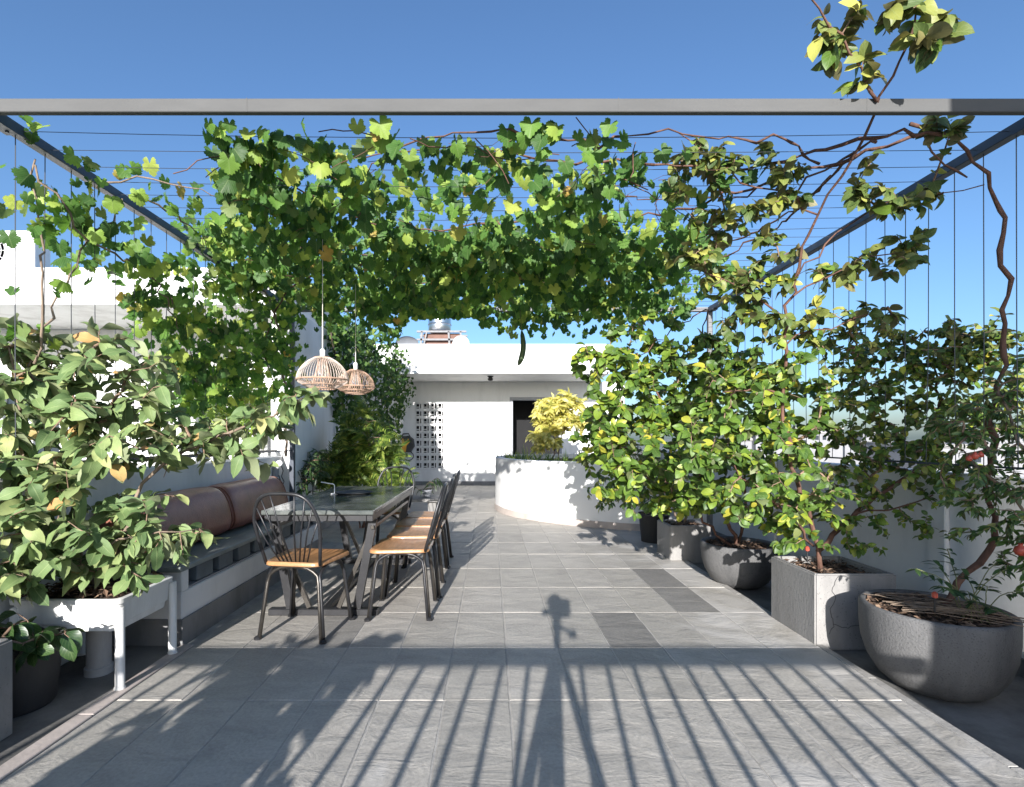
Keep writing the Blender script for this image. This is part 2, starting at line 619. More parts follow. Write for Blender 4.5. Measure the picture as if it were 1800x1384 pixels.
LM = {}
LM['grape'] = leafmat("grape_leaf", [(0, (0.043, 0.101, 0.028)), (.4, (0.073, 0.169, 0.035)), (.68, (0.133, 0.258, 0.046)), (.85, (0.278, 0.392, 0.074)), (.985, (0.359, 0.399, 0.087)), (1, (0.496, 0.306, 0.087))],
                      (.14, .18, .07), .5, .42, .30, 6, .3)
LM['guava'] = leafmat("guava_leaf", [(0, (0.076, 0.134, 0.052)), (.4, (0.127, 0.197, 0.076)), (.72, (0.195, 0.268, 0.105)), (.93, (0.323, 0.378, 0.160)), (.985, (0.458, 0.425, 0.187)), (1, (0.508, 0.252, 0.101))],
                      (.26, .28, .17), .55, .20, .62, 11, .28)
LM['jujube'] = leafmat("jujube_leaf", [(0, (0.039, 0.089, 0.019)), (.4, (0.075, 0.141, 0.023)), (.7, (0.126, 0.215, 0.028)), (.9, (0.256, 0.324, 0.039)), (1, (0.450, 0.405, 0.053))],
                       (.15, .16, .085), .44, .26, .28, 4, .35)
LM['jujube_olive'] = leafmat("olive_jujube_leaf", [(0, (0.051, 0.092, 0.025)), (.45, (0.096, 0.140, 0.035)), (.75, (0.176, 0.206, 0.050)), (.92, (0.333, 0.339, 0.080)), (1, (0.492, 0.465, 0.107))],
                             (.19, .155, .08), .45, .24, .28, 4, .35)
LM['small'] = leafmat("small_dark_leaf", [(0, (0.041, 0.086, 0.024)), (.5, (0.077, 0.147, 0.034)), (.8, (0.147, 0.215, 0.052)), (1, (0.327, 0.309, 0.103))],
                      (.12, .12, .06), .4, .22, .2, 4)
LM['fern'] = leafmat("bright_narrow_leaf", [(0, (0.046, 0.094, 0.018)), (.4, (0.092, 0.161, 0.026)), (.75, (0.184, 0.254, 0.042)), (1, (0.331, 0.358, 0.082))],
                     None, .45, .3, .25, 5)
LM['creeper'] = leafmat("creeper_leaf", [(0, (0.024, 0.063, 0.019)), (.5, (0.046, 0.105, 0.026)), (.85, (0.097, 0.176, 0.041)), (1, (0.228, 0.298, 0.070))],
                        (.06, .09, .04), .65, .25, .2, 4, .2)
LM['croton'] = leafmat("yellow_croton_leaf", [(0, (.22, .24, .05)), (.3, (.48, .44, .10)), (.75, (.66, .60, .20)), (1, (.72, .68, .34))],
                       None, .45, .42, .2, 5)
LM['dark'] = leafmat("dark_glossy_leaf", [(0, (.016, .042, .014)), (.6, (.03, .07, .02)), (1, (.06, .11, .03))], (.07, .10, .05), .35, .2, .25, 6)


# ------------------------------------------------------------------ leaf shapes: blade along +Y from the stalk, face up +Z
def ovate(w=.5, widest=.45, fold=.25, curl=.25, twist=.0, seg=6, tip=1.0, wav=0.0, ph=0.0):
    v, f, uv = [], [], []
    ts = np.linspace(0, 1, seg + 1)
    for i, t in enumerate(ts):
        a = t / widest if t < widest else (1 - t) / (1 - widest)
        h = w * .5 * (math.sin(min(1, a) * math.pi / 2) ** (.75 if t < widest else tip))
        z = -curl * t * t
        tw = twist * t
        wz = wav * math.sin(t * 9 + ph)
        for s in (-1, 0, 1):
            x = s * h * math.cos(tw)
            v.append((x, t, z + abs(s) * h * fold + s * h * math.sin(tw) + (wz * s * h if s else 0)))
            uv.append((float(s) if h > 1e-4 else 0.0, t))
    for i in range(seg):
        for s in (0, 1):
            a = i * 3 + s
            q = (a, a + 1, a + 4, a + 3)
            f.append(q)
    # the end stations collapse to a point: keep as thin quads (dropped if degenerate)
    return np.array(v), f, np.array(uv)


def grape(fold=.2, curl=.25, deep=.28, seed=0):
    """five-pointed toothed blade, a fan of triangles from the stalk end"""
    r = np.random.default_rng(seed)
    n = 41
    v = [(0, .0, 0)]
    uv = [(0, 0)]
    for i in range(n):
        t = -2.72 + i * 5.44 / (n - 1)                 # 0 = tip direction
        k = t / 1.08
        ph = abs(k - round(k)) * 2                      # 0 on a point, 1 in a notch
        lobe = abs(round(k))
        r0 = (1.0, .90, .70, .6)[min(3, int(lobe))] * (1 + r.normal() * .03)
        rad = r0 * (1 - deep * ph ** 1.15) + (.045 if i % 2 else -.035)
        x, y = rad * math.sin(t) * .96, rad * math.cos(t)
        z = -curl * (x * x + y * y) * .8 + fold * abs(x) * .6 + .10 * math.cos(t * 5.8) * rad * .5 + r.normal() * .015
        v.append((x, y, z))
        uv.append((x * 1.6, y))
    f = [(0, i + 2, i + 1) for i in range(n - 1)]
    return np.array(v) * .72, f, np.array(uv)


def pinnate(nl=9, w=.09, ll=.42, droop=.25):
    """a stalk with narrow leaflets on both sides"""
    v, f, uv = [], [], []
    for i in range(nl):
        t = .12 + .85 * i / (nl - 1)
        L = ll * (1 - .55 * abs(t - .45))
        for s in (-1, 1):
            b = len(v)
            p = np.array((0, t, -droop * t * t))
            d = norm(np.array((s * .85, .55, -.12)))
            e = norm(np.cross(d, (0, 0, 1)))
            for (q, hw) in ((0, .2), (.4, 1), (1, .0)):
                c = p + d * L * q + np.array((0, 0, -.10 * q * q))
                for k in (-1, 1):
                    v.append(c + e * w * .5 * hw * k)
                    uv.append((k * hw, q))
            f += [(b, b + 1, b + 3, b + 2), (b + 2, b + 3, b + 5, b + 4)]
    b = len(v)
    for t in (0, .5, 1):
        for k in (-1, 1):
            v.append((k * .012, t, -droop * t * t + .002))
            uv.append((0, t))
    f += [(b, b + 1, b + 3, b + 2), (b + 2, b + 3, b + 5, b + 4)]
    return np.array(v), f, np.array(uv)


SH = {
    'grape': [grape(.15, .35, .13, 1), grape(.40, .50, .17, 2), grape(-.25, .65, .12, 3), grape(.55, .20, .16, 4), grape(.9, .45, .13, 5), grape(.3, .9, .15, 6)],
    'guava': [ovate(.52, .52, .20, .30, .25, 7, .55, .2), ovate(.58, .5, .32, .55, -.3, 7, .5, .3, 1), ovate(.50, .54, .15, .15, .15, 7, .55, .26, 2), ovate(.56, .52, .28, .85, .4, 7, .5, .3, 3), ovate(.46, .5, .55, .4, .2, 7, .55, .24, 4)],
    'jujube': [ovate(.70, .46, .22, .22, .2, 6, .62, .1), ovate(.76, .44, .35, .45, -.25, 6, .6, .15, 1), ovate(.62, .48, .45, .30, .35, 6, .66, .1, 2), ovate(.66, .46, .1, .7, .2, 6, .62, .1, 2)],
    'small': [ovate(.40, .45, .25, .2, .2, 4), ovate(.36, .5, .4, .4, -.3, 4)],
    'narrow': [ovate(.16, .4, .2, .5, .3, 5, 1.2), ovate(.2, .4, .2, .9, -.3, 5, 1.2), ovate(.13, .4, .2, .3, .2, 5, 1.2)],
    'heart': [ovate(.8, .34, .2, .3, .15, 5, 1.0), ovate(.72, .36, .35, .5, -.2, 5, 1.0)],
    'croton': [ovate(.36, .5, .2, .35, .3, 4), ovate(.42, .5, .3, .6, -.3, 4)],
    'pinnate': [pinnate(7, .15, .46, .3), pinnate(8, .13, .52, .5)],
}
LEAFMESH = {}


def leafmesh(shape, k, mat):
    key = (shape, k, mat)
    if key not in LEAFMESH:
        v, f, uv = SH[shape][k]
        me = bpy.data.meshes.new("leaf")
        me.from_pydata([tuple(p) for p in v], [], f)
        lay = me.uv_layers.new(name="UVMap")
        idx = np.array([i for q in f for i in q])
        lay.data.foreach_set("uv", uv[idx].ravel())
        me.materials.append(LM[mat])
        me.polygons.foreach_set("use_smooth", [True] * len(f))
        me.update()
        LEAFMESH[key] = me
    return LEAFMESH[key]


def foliage_mesh(shape, mat, pos, ax, nr, size, var, org):
    V, Fi, Ls, UV, base = [], [], [], [], 0
    for k in range(len(SH[shape])):
        v, f, uv = SH[shape][k]
        s = np.where(var == k)[0]
        if not len(s): continue
        a, nn = ax[s], nr[s]
        x = np.cross(a, nn)
        pts = (v[None, :, 0:1] * x[:, None] + v[None, :, 1:2] * a[:, None] + v[None, :, 2:3] * nn[:, None]) * size[s][:, None, None] + (pos[s] - org)[:, None]
        V.append(pts.reshape(-1, 3))
        fl = np.array([i for q in f for i in q])
        ln = np.array([len(q) for q in f])
        Fi.append((fl[None] + (base + np.arange(len(s)) * len(v))[:, None]).ravel())
        Ls.append(np.tile(ln, len(s)))
        UV.append(np.tile(uv[fl], (len(s), 1)))
        base += len(s) * len(v)
    V, Fi, Ls, UV = np.concatenate(V), np.concatenate(Fi), np.concatenate(Ls), np.concatenate(UV)
    me = bpy.data.meshes.new("foliage")
    me.vertices.add(len(V))
    me.vertices.foreach_set("co", V.ravel().astype(np.float32))
    me.loops.add(len(Fi))
    me.loops.foreach_set("vertex_index", Fi.astype(np.int32))
    me.polygons.add(len(Ls))
    st = np.concatenate([[0], np.cumsum(Ls)[:-1]])
    me.polygons.foreach_set("loop_start", st.astype(np.int32))
    me.polygons.foreach_set("use_smooth", np.ones(len(Ls), bool))
    lay = me.uv_layers.new(name="UVMap")
    lay.data.foreach_set("uv", UV.ravel().astype(np.float32))
    me.materials.append(LM[mat])
    me.update(calc_edges=True)
    me.validate()
    return me


def put_leaves(root, shape, mat, pos, ax, nr, size, nobj=300, name='leaf'):
    """the largest-looking leaves become parts of their own, the rest one foliage part"""
    pos, ax = np.asarray(pos), norm(ax)
    nr = norm(nr - ax * np.sum(nr * ax, -1, keepdims=True))
    size = np.asarray(size, float)
    var = rng.integers(0, len(SH[shape]), len(pos))
    org = np.array(root.location)
    d = np.maximum(pos[:, 1], .05)
    px, py = pos[:, 0] * F / d + CX, CY - (pos[:, 2] - CH) * F / d
    score = size / d
    score[(pos[:, 1] < .3) | (px < -10) | (px > 1810) | (py < -10) | (py > 1394)] *= .001
    # facing the eye and near the outside of the crown shows largest
    view = norm(pos - np.array((0, 0, CH)))
    score = score * (.35 + .65 * np.abs(np.sum(view * nr, -1))) * (1 - .12 * (d - d.min()))
    order = np.argsort(-score)
    big, rest = order[:nobj], order[nobj:]
    for i in big:
        a, nn = ax[i], nr[i]
        x = np.cross(a, nn)
        p = pos[i] - org
        s = size[i]
        o = bpy.data.objects.new(name, leafmesh(shape, int(var[i]), mat))
        o.parent = root
        o.matrix_local = Matrix(((x[0] * s, a[0] * s, nn[0] * s, p[0]), (x[1] * s, a[1] * s, nn[1] * s, p[1]), (x[2] * s, a[2] * s, nn[2] * s, p[2]), (0, 0, 0, 1)))
        col.objects.link(o)
    if len(rest):
        o = bpy.data.objects.new("foliage", foliage_mesh(shape, mat, pos[rest], ax[rest], nr[rest], size[rest], var[rest], org))
        o.parent = root
        o["kind"] = "stuff"
        col.objects.link(o)


def blob(px, py, d, rx, ry, rd, n):
    """points in an ellipsoid round a photo point at distance d (rx, ry in photo pixels, rd in metres)"""
    q = norm(rng.normal(size=(n, 3))) * (rng.random((n, 1)) ** .42)
    return P(px, py, d) + q * np.array((rx * d / F, rd, ry * d / F))


def wander(pts, step=.10, amp=.012):
    """a polyline through the points with natural kinks"""
    pts = [np.asarray(p, float) for p in pts]
    out = [pts[0]]
    # Catmull-Rom
    ext = [2 * pts[0] - pts[1]] + pts + [2 * pts[-1] - pts[-2]]
    for i in range(1, len(ext) - 2):
        p0, p1, p2, p3 = ext[i - 1:i + 3]
        k = max(2, int(np.linalg.norm(p2 - p1) / step))
        for j in range(1, k + 1):
            t = j / k
            q = .5 * (2 * p1 + (p2 - p0) * t + (2 * p0 - 5 * p1 + 4 * p2 - p3) * t * t + (3 * p1 - p0 - 3 * p2 + p3) * t ** 3)
            out.append(q + (rng.normal(size=3) * amp if j < k else 0))
    return np.array(out)


def taper(k, r0, r1, knob=.12):
    return np.linspace(r0, r1, k) * (1 + knob * rng.normal(size=k).clip(-1.5, 1.5))


UP = np.array((0, 0, 1.0))
TOSUN = -np.array(sd)


def grow(root, trunks, att, bark, rtip=.0022, amp=.012, leaves=6, leaf_run=.30, lift=.25, maxr=.012):
    """limbs given as polylines (points, r0, r1); twigs grow from the nearest wood to every point of att.
    returns leaf seats: position, twig direction, side"""
    org = np.array(root.location)
    tb = MB(org)
    nodes_, rad = [], []
    for (pts, r0, r1) in trunks:
        w = wander(pts, .07, amp)
        r = taper(len(w), r0, r1)
        tb.tube(w, r, 9)
        nodes_.append(w)
        rad.append(r)
    tb.build("trunk", bark, root, smooth=True)
    N = np.concatenate(nodes_)
    RD = np.concatenate(rad)
    par = -np.ones(len(N), int)
    cnt = np.zeros(len(N))
    dist = np.min(np.linalg.norm(att[:, None] - N[None], axis=2), axis=1)
    chains = []
    for i in np.argsort(dist):
        a = att[i]
        dd = np.linalg.norm(N - a, axis=1)
        j = int(np.argmin(dd + .0))
        p, L = N[j], dd[j]
        if L < .03: continue
        k = max(2, int(L / .09))
        c = p + (a - p) * .5 + UP * L * lift * rng.uniform(-.3, 1) + rng.normal(size=3) * L * .10
        t = np.linspace(0, 1, k + 1)[1:, None]
        path = (1 - t) ** 2 * p + 2 * t * (1 - t) * c + t * t * a + rng.normal(size=(k, 3)) * .006
        b = len(N)
        N = np.vstack([N, path])
        par = np.concatenate([par, [j] + list(range(b, b + k - 1))])
        chains.append((j, b, k))
    cnt = np.zeros(len(N))
    for (j, b, k) in chains: cnt[b + k - 1] += 1
    for q in range(len(N) - 1, -1, -1):
        if par[q] >= 0: cnt[par[q]] += cnt[q]
    r_all = np.minimum(rtip * np.maximum(cnt, 1) ** .5, maxr)
    wb = MB(org)
    pos, tan, side = [], [], []
    for (j, b, k) in chains:
        pts = np.vstack([N[j], N[b:b + k]])
        rr = np.concatenate([[r_all[b]], r_all[b:b + k]])
        rr[-1] *= .6
        wb.tube(pts, rr, 5, cap=False)
        seg = np.linalg.norm(np.diff(pts, axis=0), axis=1)
        cum = np.concatenate([[0], np.cumsum(seg)])
        L = cum[-1]
        run = min(L * .9, leaf_run)
        nl = max(2, int(round(leaves * rng.uniform(.7, 1.3))))
        for q in range(nl):
            s = L - run * (1 - q / max(1, nl - 1)) if nl > 1 else L
            ii = min(len(seg) - 1, int(np.searchsorted(cum, s, 'right') - 1))
            ii = max(ii, 0)
            u = (s - cum[ii]) / max(seg[ii], 1e-6)
            pos.append(pts[ii] * (1 - u) + pts[ii + 1] * u)
            tan.append(norm(pts[ii + 1] - pts[ii]))
            side.append(1 if q % 2 else -1)
    if chains:
        wb.build("twigs", M['twig'], root, smooth=True, kind="stuff")
    return np.array(pos), np.array(tan), np.array(side, float)


def seat_leaves(pos, tan, side, fwd=.55, out=.8, drop=.25, sunny=.4, jit=.3, upw=.8):
    s = norm(np.cross(tan, UP) + 1e-3) * side[:, None]
    n_ = len(pos)
    ax = norm(tan * fwd + s * out + rng.normal(size=(n_, 3)) * jit - UP * (drop + rng.random((n_, 1)) * .35))
    nr = norm(UP * upw + TOSUN * sunny + rng.normal(size=(n_, 3)) * (jit + .1))
    return ax, nr


# ================================================================== THE SETTING
# ground far below the roof terrace
g = MB()
g.add([(-3000, -600, -12), (3000, -600, -12), (3000, 5200, -12), (-3000, 5200, -12)], [(0, 1, 2, 3)])
g.build("ground", M['ground'], kind="structure")

# terrace slab (pale grout shows in the joints) with every stone tile a piece of its own
fl = MB()
fl.box((-2.2, -2.2, -.30), (1.93, 13.2, -.0035))
floor = fl.build("floor", M['grout'], kind="structure")
TX0, TY0, TW, TL, J = .088, 2.38, .30, .60, .0055


def tile_mesh(mats, seed):
    r = np.random.default_rng(seed)
    b = MB()
    w, h = TW / 2 - J / 2, TL / 2 - J / 2
    e = .004
    top, bot, out = [], [], []
    pts = []
    for (x0, y0, x1, y1, k) in ((-w, -h, w, -h, 5), (w, -h, w, h, 9), (w, h, -w, h, 5), (-w, h, -w, -h, 9)):
        for q in range(k):
            t = q / k
            pts.append((x0 + (x1 - x0) * t, y0 + (y1 - y0) * t))
    nn = len(pts)
    jit = r.normal(size=(nn, 2)) * .0011
    vs = []
    for i, (x, y) in enumerate(pts): vs.append((x + jit[i, 0], y + jit[i, 1], -.012))
    for i, (x, y) in enumerate(pts): vs.append((x + jit[i, 0], y + jit[i, 1], -.0025 + r.normal() * .0006))
    for i, (x, y) in enumerate(pts): vs.append((x * (1 - e / w) + jit[i, 0], y * (1 - e / h) + jit[i, 1], .0))
    fs = [tuple(range(2 * nn, 3 * nn))]
    for a in (0, 1):
        for i in range(nn):
            j = (i + 1) % nn
            fs.append((a * nn + i, a * nn + j, (a + 1) * nn + j, (a + 1) * nn + i))
    b.add(vs, fs)
    return b.mesh("tile", mats)


TM = [tile_mesh(M['slate'], s) for s in range(5)]
TD = [tile_mesh(M['slate_dark'], s) for s in (11, 12)]
dark_spots = [G(1095, 1106), G(1150, 1016), G(1196, 1046), G(600, 1110)]
nt_ = 0
for j in range(-3, 18):
    for i in range(-8, 6):
        x, y = TX0 + (i + .5) * TW, TY0 + (j + .5) * TL
        if i < -6 and y < 6.0: continue
        if y > 13.2: continue
        if x > .3 and y > 9.0: continue                       # under the round planter
        dk = any(abs(x - s[0]) < TW / 2 and abs(y - s[1]) < TL / 2 for s in dark_spots)
        me = TD[(i + j) % 2] if dk else TM[int(rng.integers(0, 5))]
        o = inst("tile", me, floor, (x, y, float(rng.normal() * .0008)), (float(rng.normal() * .0016), float(rng.normal() * .0012), 0))
        nt_ += 1

# unpaved strips on either side
s = MB()
s.box((-2.6, -2.2, -.30), (-2.203, 13.2, -.03))
s.build("concrete_strip", M['conc_floor'], kind="structure")
s = MB()
s.box((-2.2, -2.2, -.004), (-1.792, 3.02, .0))
s.build("concrete_strip", M['conc_floor'], kind="structure")
s = MB()
s.box((1.934, -2.2, -.30), (3.0, 13.2, -.035))
s.build("concrete_strip", M['conc_floor'], kind="structure")
k = MB()
for q in range(6):
    k.box((-1.788, -1.6 + q * .77, -.004), (-1.716, -1.6 + q * .77 + .765, .006), .003)
k.build("kerb", M['edging'], kind="structure")
k = MB()
for q in range(12):
    k.box((1.892, -1.6 + q * .70, -.03), (1.931, -1.6 + q * .70 + .696, .001), .003)
k.build("kerb", M['grout'], kind="structure")

# left: low wall behind the bench with an iron rail on top
lw = empty("low_wall", (-2.35, 3.6, 0), "low white wall behind the bench with a dark iron rail along its top", "wall")
b = MB((-2.35, 3.6, 0))
b.box((-2.45, -2.2, -.03), (-2.31, 5.78, 1.0), .008)
b.build("wall_body", M['white'], lw)
b = MB((-2.35, 3.6, 0))
b.bar((-2.38, -2.2, 1.06), (-2.38, 5.76, 1.06), .05, .02)
for y in np.arange(-2.0, 5.8, .9): b.bar((-2.38, y, .99), (-2.38, y, 1.06), .02, .02, (0, 1, 0))
b.build("rail", M['black'], lw)

sw = empty("side_wall", (-2.3, 9.4, 0), "tall white side wall in shade past the dark steel post, partly under creeper", "wall")
b = MB((-2.3, 9.4, 0))
b.box((-2.45, 5.80, -.03), (-2.20, 13.2, 2.66), .01)
b.build("wall_body", M['white'], sw)
b = MB((-2.3, 9.4, 0))
b.box((-2.198, 5.80, -.02), (-2.185, 13.18, .10))
b.build("skirting", M['skirt'], sw)

# right parapet with shallow pilasters
rw = empty("parapet_wall", (2.8, 5, 0), "white parapet wall behind the row of pots on the right side", "wall")
b = MB((2.8, 5, 0))
b.box((2.76, -2.2, -.04), (2.90, 13.2, .99), .008)
b.build("wall_body", M['white'], rw)
for y in (1.2, 3.12, 5.0, 6.9, 8.8, 10.7):
    b = MB((2.8, 5, 0))
    b.box((2.725, y, -.04), (2.758, y + .13, .985), .006)
    b.build("pilaster", M['white'], rw)
b = MB((2.8, 5, 0))
b.box((2.74, -2.2, -.04), (2.757, 13.2, .06))
b.build("skirting", M['skirt'], rw)

# ------------------------------------------------------------------ back house
BH = 13.2
hs = empty("terrace_house", (0, BH, 0), "low white flat roofed house at the far end with breeze block screen and dark doorway", "house")
o0 = (0, BH, 0)
bx0, bz0, bs = -1.905, .392, .1885
bx1, bz1 = bx0 + 4 * bs, bz0 + 9 * bs
dx0, dx1, dz = .55, 1.75, 2.18
b = MB(o0)
zt = 2.62
b.box((-2.45, BH, -.03), (bx0, BH + .2, zt))
b.box((bx0, BH, -.03), (bx1, BH + .2, bz0))
b.box((bx0, BH, bz1), (bx1, BH + .2, zt))
b.box((bx1, BH, -.03), (dx0, BH + .2, zt))
b.box((dx0, BH, dz), (dx1, BH + .2, zt))
b.box((dx1, BH, -.03), (3.4, BH + .2, zt))
b.box((3.2, BH + .2, -.03), (3.4, BH + 4, zt))
b.box((-2.45, BH + .2, -.03), (-2.25, BH + 4, zt))
b.build("wall", M['white'], hs)
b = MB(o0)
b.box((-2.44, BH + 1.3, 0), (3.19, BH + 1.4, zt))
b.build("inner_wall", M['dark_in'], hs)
b = MB(o0)
b.box((-2.75, 11.55, 2.625), (2.65, BH + 4, 2.80))
b.box((-2.75, 11.55, 2.802), (2.65, 11.70, 3.285), .01)
b.box((2.50, 11.702, 2.802), (2.65, BH + 4, 3.28), .01)
b.box((-2.75, 11.702, 2.802), (-2.6, BH + 4, 3.28), .01)
b.build("roof", M['white'], hs)
b = MB(o0)
b.box((-2.2, BH - .014, -.02), (.54, BH - .002, .10))
b.build("skirting", M['skirt'], hs)
b = MB(o0)
for (x0, x1, z0, z1) in ((dx0 - .06, dx0 + .02, 0, dz + .05), (dx1 - .02, dx1 + .06, 0, dz + .05), (dx0 + .022, dx1 - .022, dz - .03, dz + .05)):
    b.box((x0, BH - .03, z0), (x1, BH + .12, z1), .004)
b.build("door_frame", M['plastic_grey'], hs)
# each pierced block: outer frame, a square sleeve off centre, two slots
bb = MB()
h = bs / 2 - .002
t = .018
bb.box((-h, 0, -h), (h, .10, -.047))
bb.box((-h, 0, h - t), (h, .10, h))
bb.box((-h, 0, -.047), (-.076, .10, h - t))
bb.box((.054, 0, -.047), (h, .10, h - t))
bb.box((.0, 0, -.047), (.020, .085, h - t))
bb.box((-.076, 0, -.021), (.0, .085, -.003))
bbm = bb.mesh("breeze_block", M['white_old'])
for i in range(4):
    for j in range(9):
        inst("breeze_block", bbm, hs, (bx0 + (i + .5) * bs, .03, bz0 + (j + .5) * bs))
b = MB((0, 12.0, 2.62))
b.lathe((0, 12.0, 2.62), [(.0, -.11), (.05, -.10), (.065, -.06), (.04, -.03), (.07, -.012), (.07, 0)], 16)
tag(b.build("ceiling_lamp", M['black'], smooth=True), "small black lamp under the roof overhang of the far house", "lamp")

# roof things
rt = empty("water_tank", (-1.32, 14.6, 2.8), "shiny steel water tank on a metal frame on the far roof", "water tank")
o1 = (-1.32, 14.6, 2.8)
b = MB(o1)
cx, cy, cz = -1.42, 14.6, 4.16
b.lathe((cx, cy, cz), [(0, 0), (.30, 0), (.32, .03), (.32, .18), (.335, .20), (.32, .22), (.32, .40), (.335, .42), (.32, .44), (.27, .52), (.16, .58), (.08, .60), (.08, .68), (.0, .68)], 28)
smooth_by_angle(b.build("tank_body", M['steel'], rt))
b = MB(o1)
for x in (-1.98, -1.05, -.72):
    for y in (14.3, 14.9):
        b.bar((x, y, 2.8), (x + .10 * (-1 if x > -1.2 else 1), y, 4.12), .05, .05, (0, 1, 0))
for z in (4.12, 3.90):
    b.bar((-2.02, 14.3, z), (-.66, 14.3, z), .05, .05)
    b.bar((-2.02, 14.9, z), (-.66, 14.9, z), .05, .05)
b.bar((-1.95, 14.3, 3.2), (-1.75, 14.3, 4.1), .035, .035, (0, 1, 0))
b.build("tank_frame", M['galv'], rt)
b = MB(o1)
b.box((-1.85, 14.4, 2.802), (-.85, 14.85, 4.09))
tag(b.build("roof_housing", M['brown'], None, loc=o1), "brown rendered housing below the steel tank frame on the far roof", "housing")
for (nm, px, d, r, mt, lb) in (("satellite_dish", 810, 12.2, .20, 'plastic_white', "white round dish right of the steel tank on the far roof"),
                               ("satellite_dish", 716, 12.2, .27, 'plastic_grey', "grey ribbed dish left of the steel tank on the far roof")):
    c = P(px, 604, d)
    e = empty(nm, (c[0], c[1], 2.8), lb, "satellite dish", "dishes on the far roof")
    b = MB((c[0], c[1], 2.8))
    prof = [(r * math.sin(a), -.10 * math.cos(a)) for a in np.linspace(0.0, 1.45, 9)]
    vs, fs, nn = [], [], 24
    tilt = R(70 if mt == 'plastic_white' else 35)
    for (rr, yy) in prof:
        for a in range(nn):
            q = a * 2 * math.pi / nn
            x, z, y = rr * math.cos(q), rr * math.sin(q) * math.sin(tilt), -yy * 1.0
            vs.append((c[0] + x, c[1] + y - rr * math.sin(q) * math.cos(tilt) * .5, c[2] + z))
    for i in range(len(prof) - 1):
        for a in range(nn):
            fs.append((i * nn + a, i * nn + (a + 1) % nn, (i + 1) * nn + (a + 1) % nn, (i + 1) * nn + a))
    b.add(vs, fs)
    b.build("dish", M[mt], e, smooth=True)
    b = MB((c[0], c[1], 2.8))
    b.tube([(c[0], c[1] + .12, 2.8), (c[0], c[1] + .12, c[2])], .02, 8)
    b.build("mast", M['galv'], e)

# ------------------------------------------------------------------ curved planter in front of the house
ctrl = [(2.757, 6.50), (2.1, 6.65), (1.5, 6.90), (1.01, 7.22), (.60, 7.60), (.33, 7.97), (.15, 8.45), (.085, 9.0), (.2, 9.8), (.6, 10.4), (1.4, 10.8), (2.757, 10.9)]
_s = rng.bit_generator.state
W = wander([(x, y, 0) for x, y in ctrl], .12, 0.0)[:, :2]
T = norm(np.gradient(W, axis=0))
NI = np.stack([T[:, 1], -T[:, 0]], 1)          # towards the inside
if np.dot(NI[len(W) // 2], np.array((1.5, 8.9)) - W[len(W) // 2]) < 0: NI = -NI


def ribbon(mb, a, c, z0, z1):
    n_ = len(a)
    vs = [(p[0], p[1], z0) for p in a] + [(p[0], p[1], z1) for p in a] + [(p[0], p[1], z1) for p in c] + [(p[0], p[1], z0) for p in c]
    fs = []
    for i in range(n_ - 1):
        for k in range(4):
            k2 = (k + 1) % 4
            fs.append((k * n_ + i, k * n_ + i + 1, k2 * n_ + i + 1, k2 * n_ + i))
    mb.add(vs, fs)


pl = empty("curved_planter", (1.6, 8.4, 0), "big curved white masonry planter before the far house", "planter")
b = MB((1.6, 8.4, 0))
ribbon(b, W, W + NI * .13, -.03, .87)
smooth_by_angle(b.build("planter_wall", M['white'], pl))
b = MB((1.6, 8.4, 0))
ribbon(b, W - NI * .014, W - NI * .002, -.02, .09)
smooth_by_angle(b.build("skirting", M['edging'], pl))
b = MB((1.6, 8.4, 0))
inn = W + NI * .125
b.add([(p[0], p[1], .78) for p in inn], [tuple(range(len(inn)))])
b.build("soil", M['soil'], pl)


def chips(parent, org, pts, size, name="mulch", curl=.3):
    """dry leaves and bark bits lying about"""
    b = MB(org)
    for p in pts:
        s_ = size * rng.uniform(.5, 1.4)
        a = rng.uniform(0, 6.28)
        t = np.array((math.cos(a), math.sin(a), rng.normal() * .35))
        u = np.array((-math.sin(a), math.cos(a), rng.normal() * .35))
        w = s_ * rng.uniform(.25, .6)
        c = np.asarray(p)
        b.add([c - t * s_, c + u * w + UP * s_ * curl * rng.random(), c + t * s_, c - u * w + UP * s_ * curl * rng.random()], [(0, 1, 2), (0, 2, 3)])
    return b.build(name, M['mulch'], parent, kind="stuff")


# ------------------------------------------------------------------ neighbour's house on the left
NB = 8.0
nb = empty("neighbour_house", (-5.5, NB, 0), "white neighbouring house with a deep roof edge behind the left wall", "house")
o2 = (-5.5, NB, 0)
b = MB(o2)
wins = [(-7.6, -6.6, .2, 2.0), (-4.62, -4.02, .2, 1.95), (-3.5, -2.95, .5, 1.9)]
edges = [-12.0] + [q for w_ in wins for q in w_[:2]] + [-2.55]
for i in range(0, len(edges), 2):
    b.box((edges[i], NB, -3), (edges[i + 1], NB + .22, 2.86))
for (x0, x1, z0, z1) in wins:
    b.box((x0, NB, -3), (x1, NB + .22, z0))
    b.box((x0, NB, z1), (x1, NB + .22, 2.86))
b.box((-2.77, NB + .22, -3), (-2.55, NB + 6, 2.86))
b.build("wall", M['white'], nb)
b = MB(o2)
b.box((-12, 6.5, 2.865), (-2.62, NB + 6, 3.05))
b.box((-12, 6.5, 3.052), (-2.62, 6.68, 3.33), .01)
b.box((-2.80, 6.682, 3.052), (-2.62, NB + 6, 3.33), .01)
b.build("roof", M['white_old'], nb)
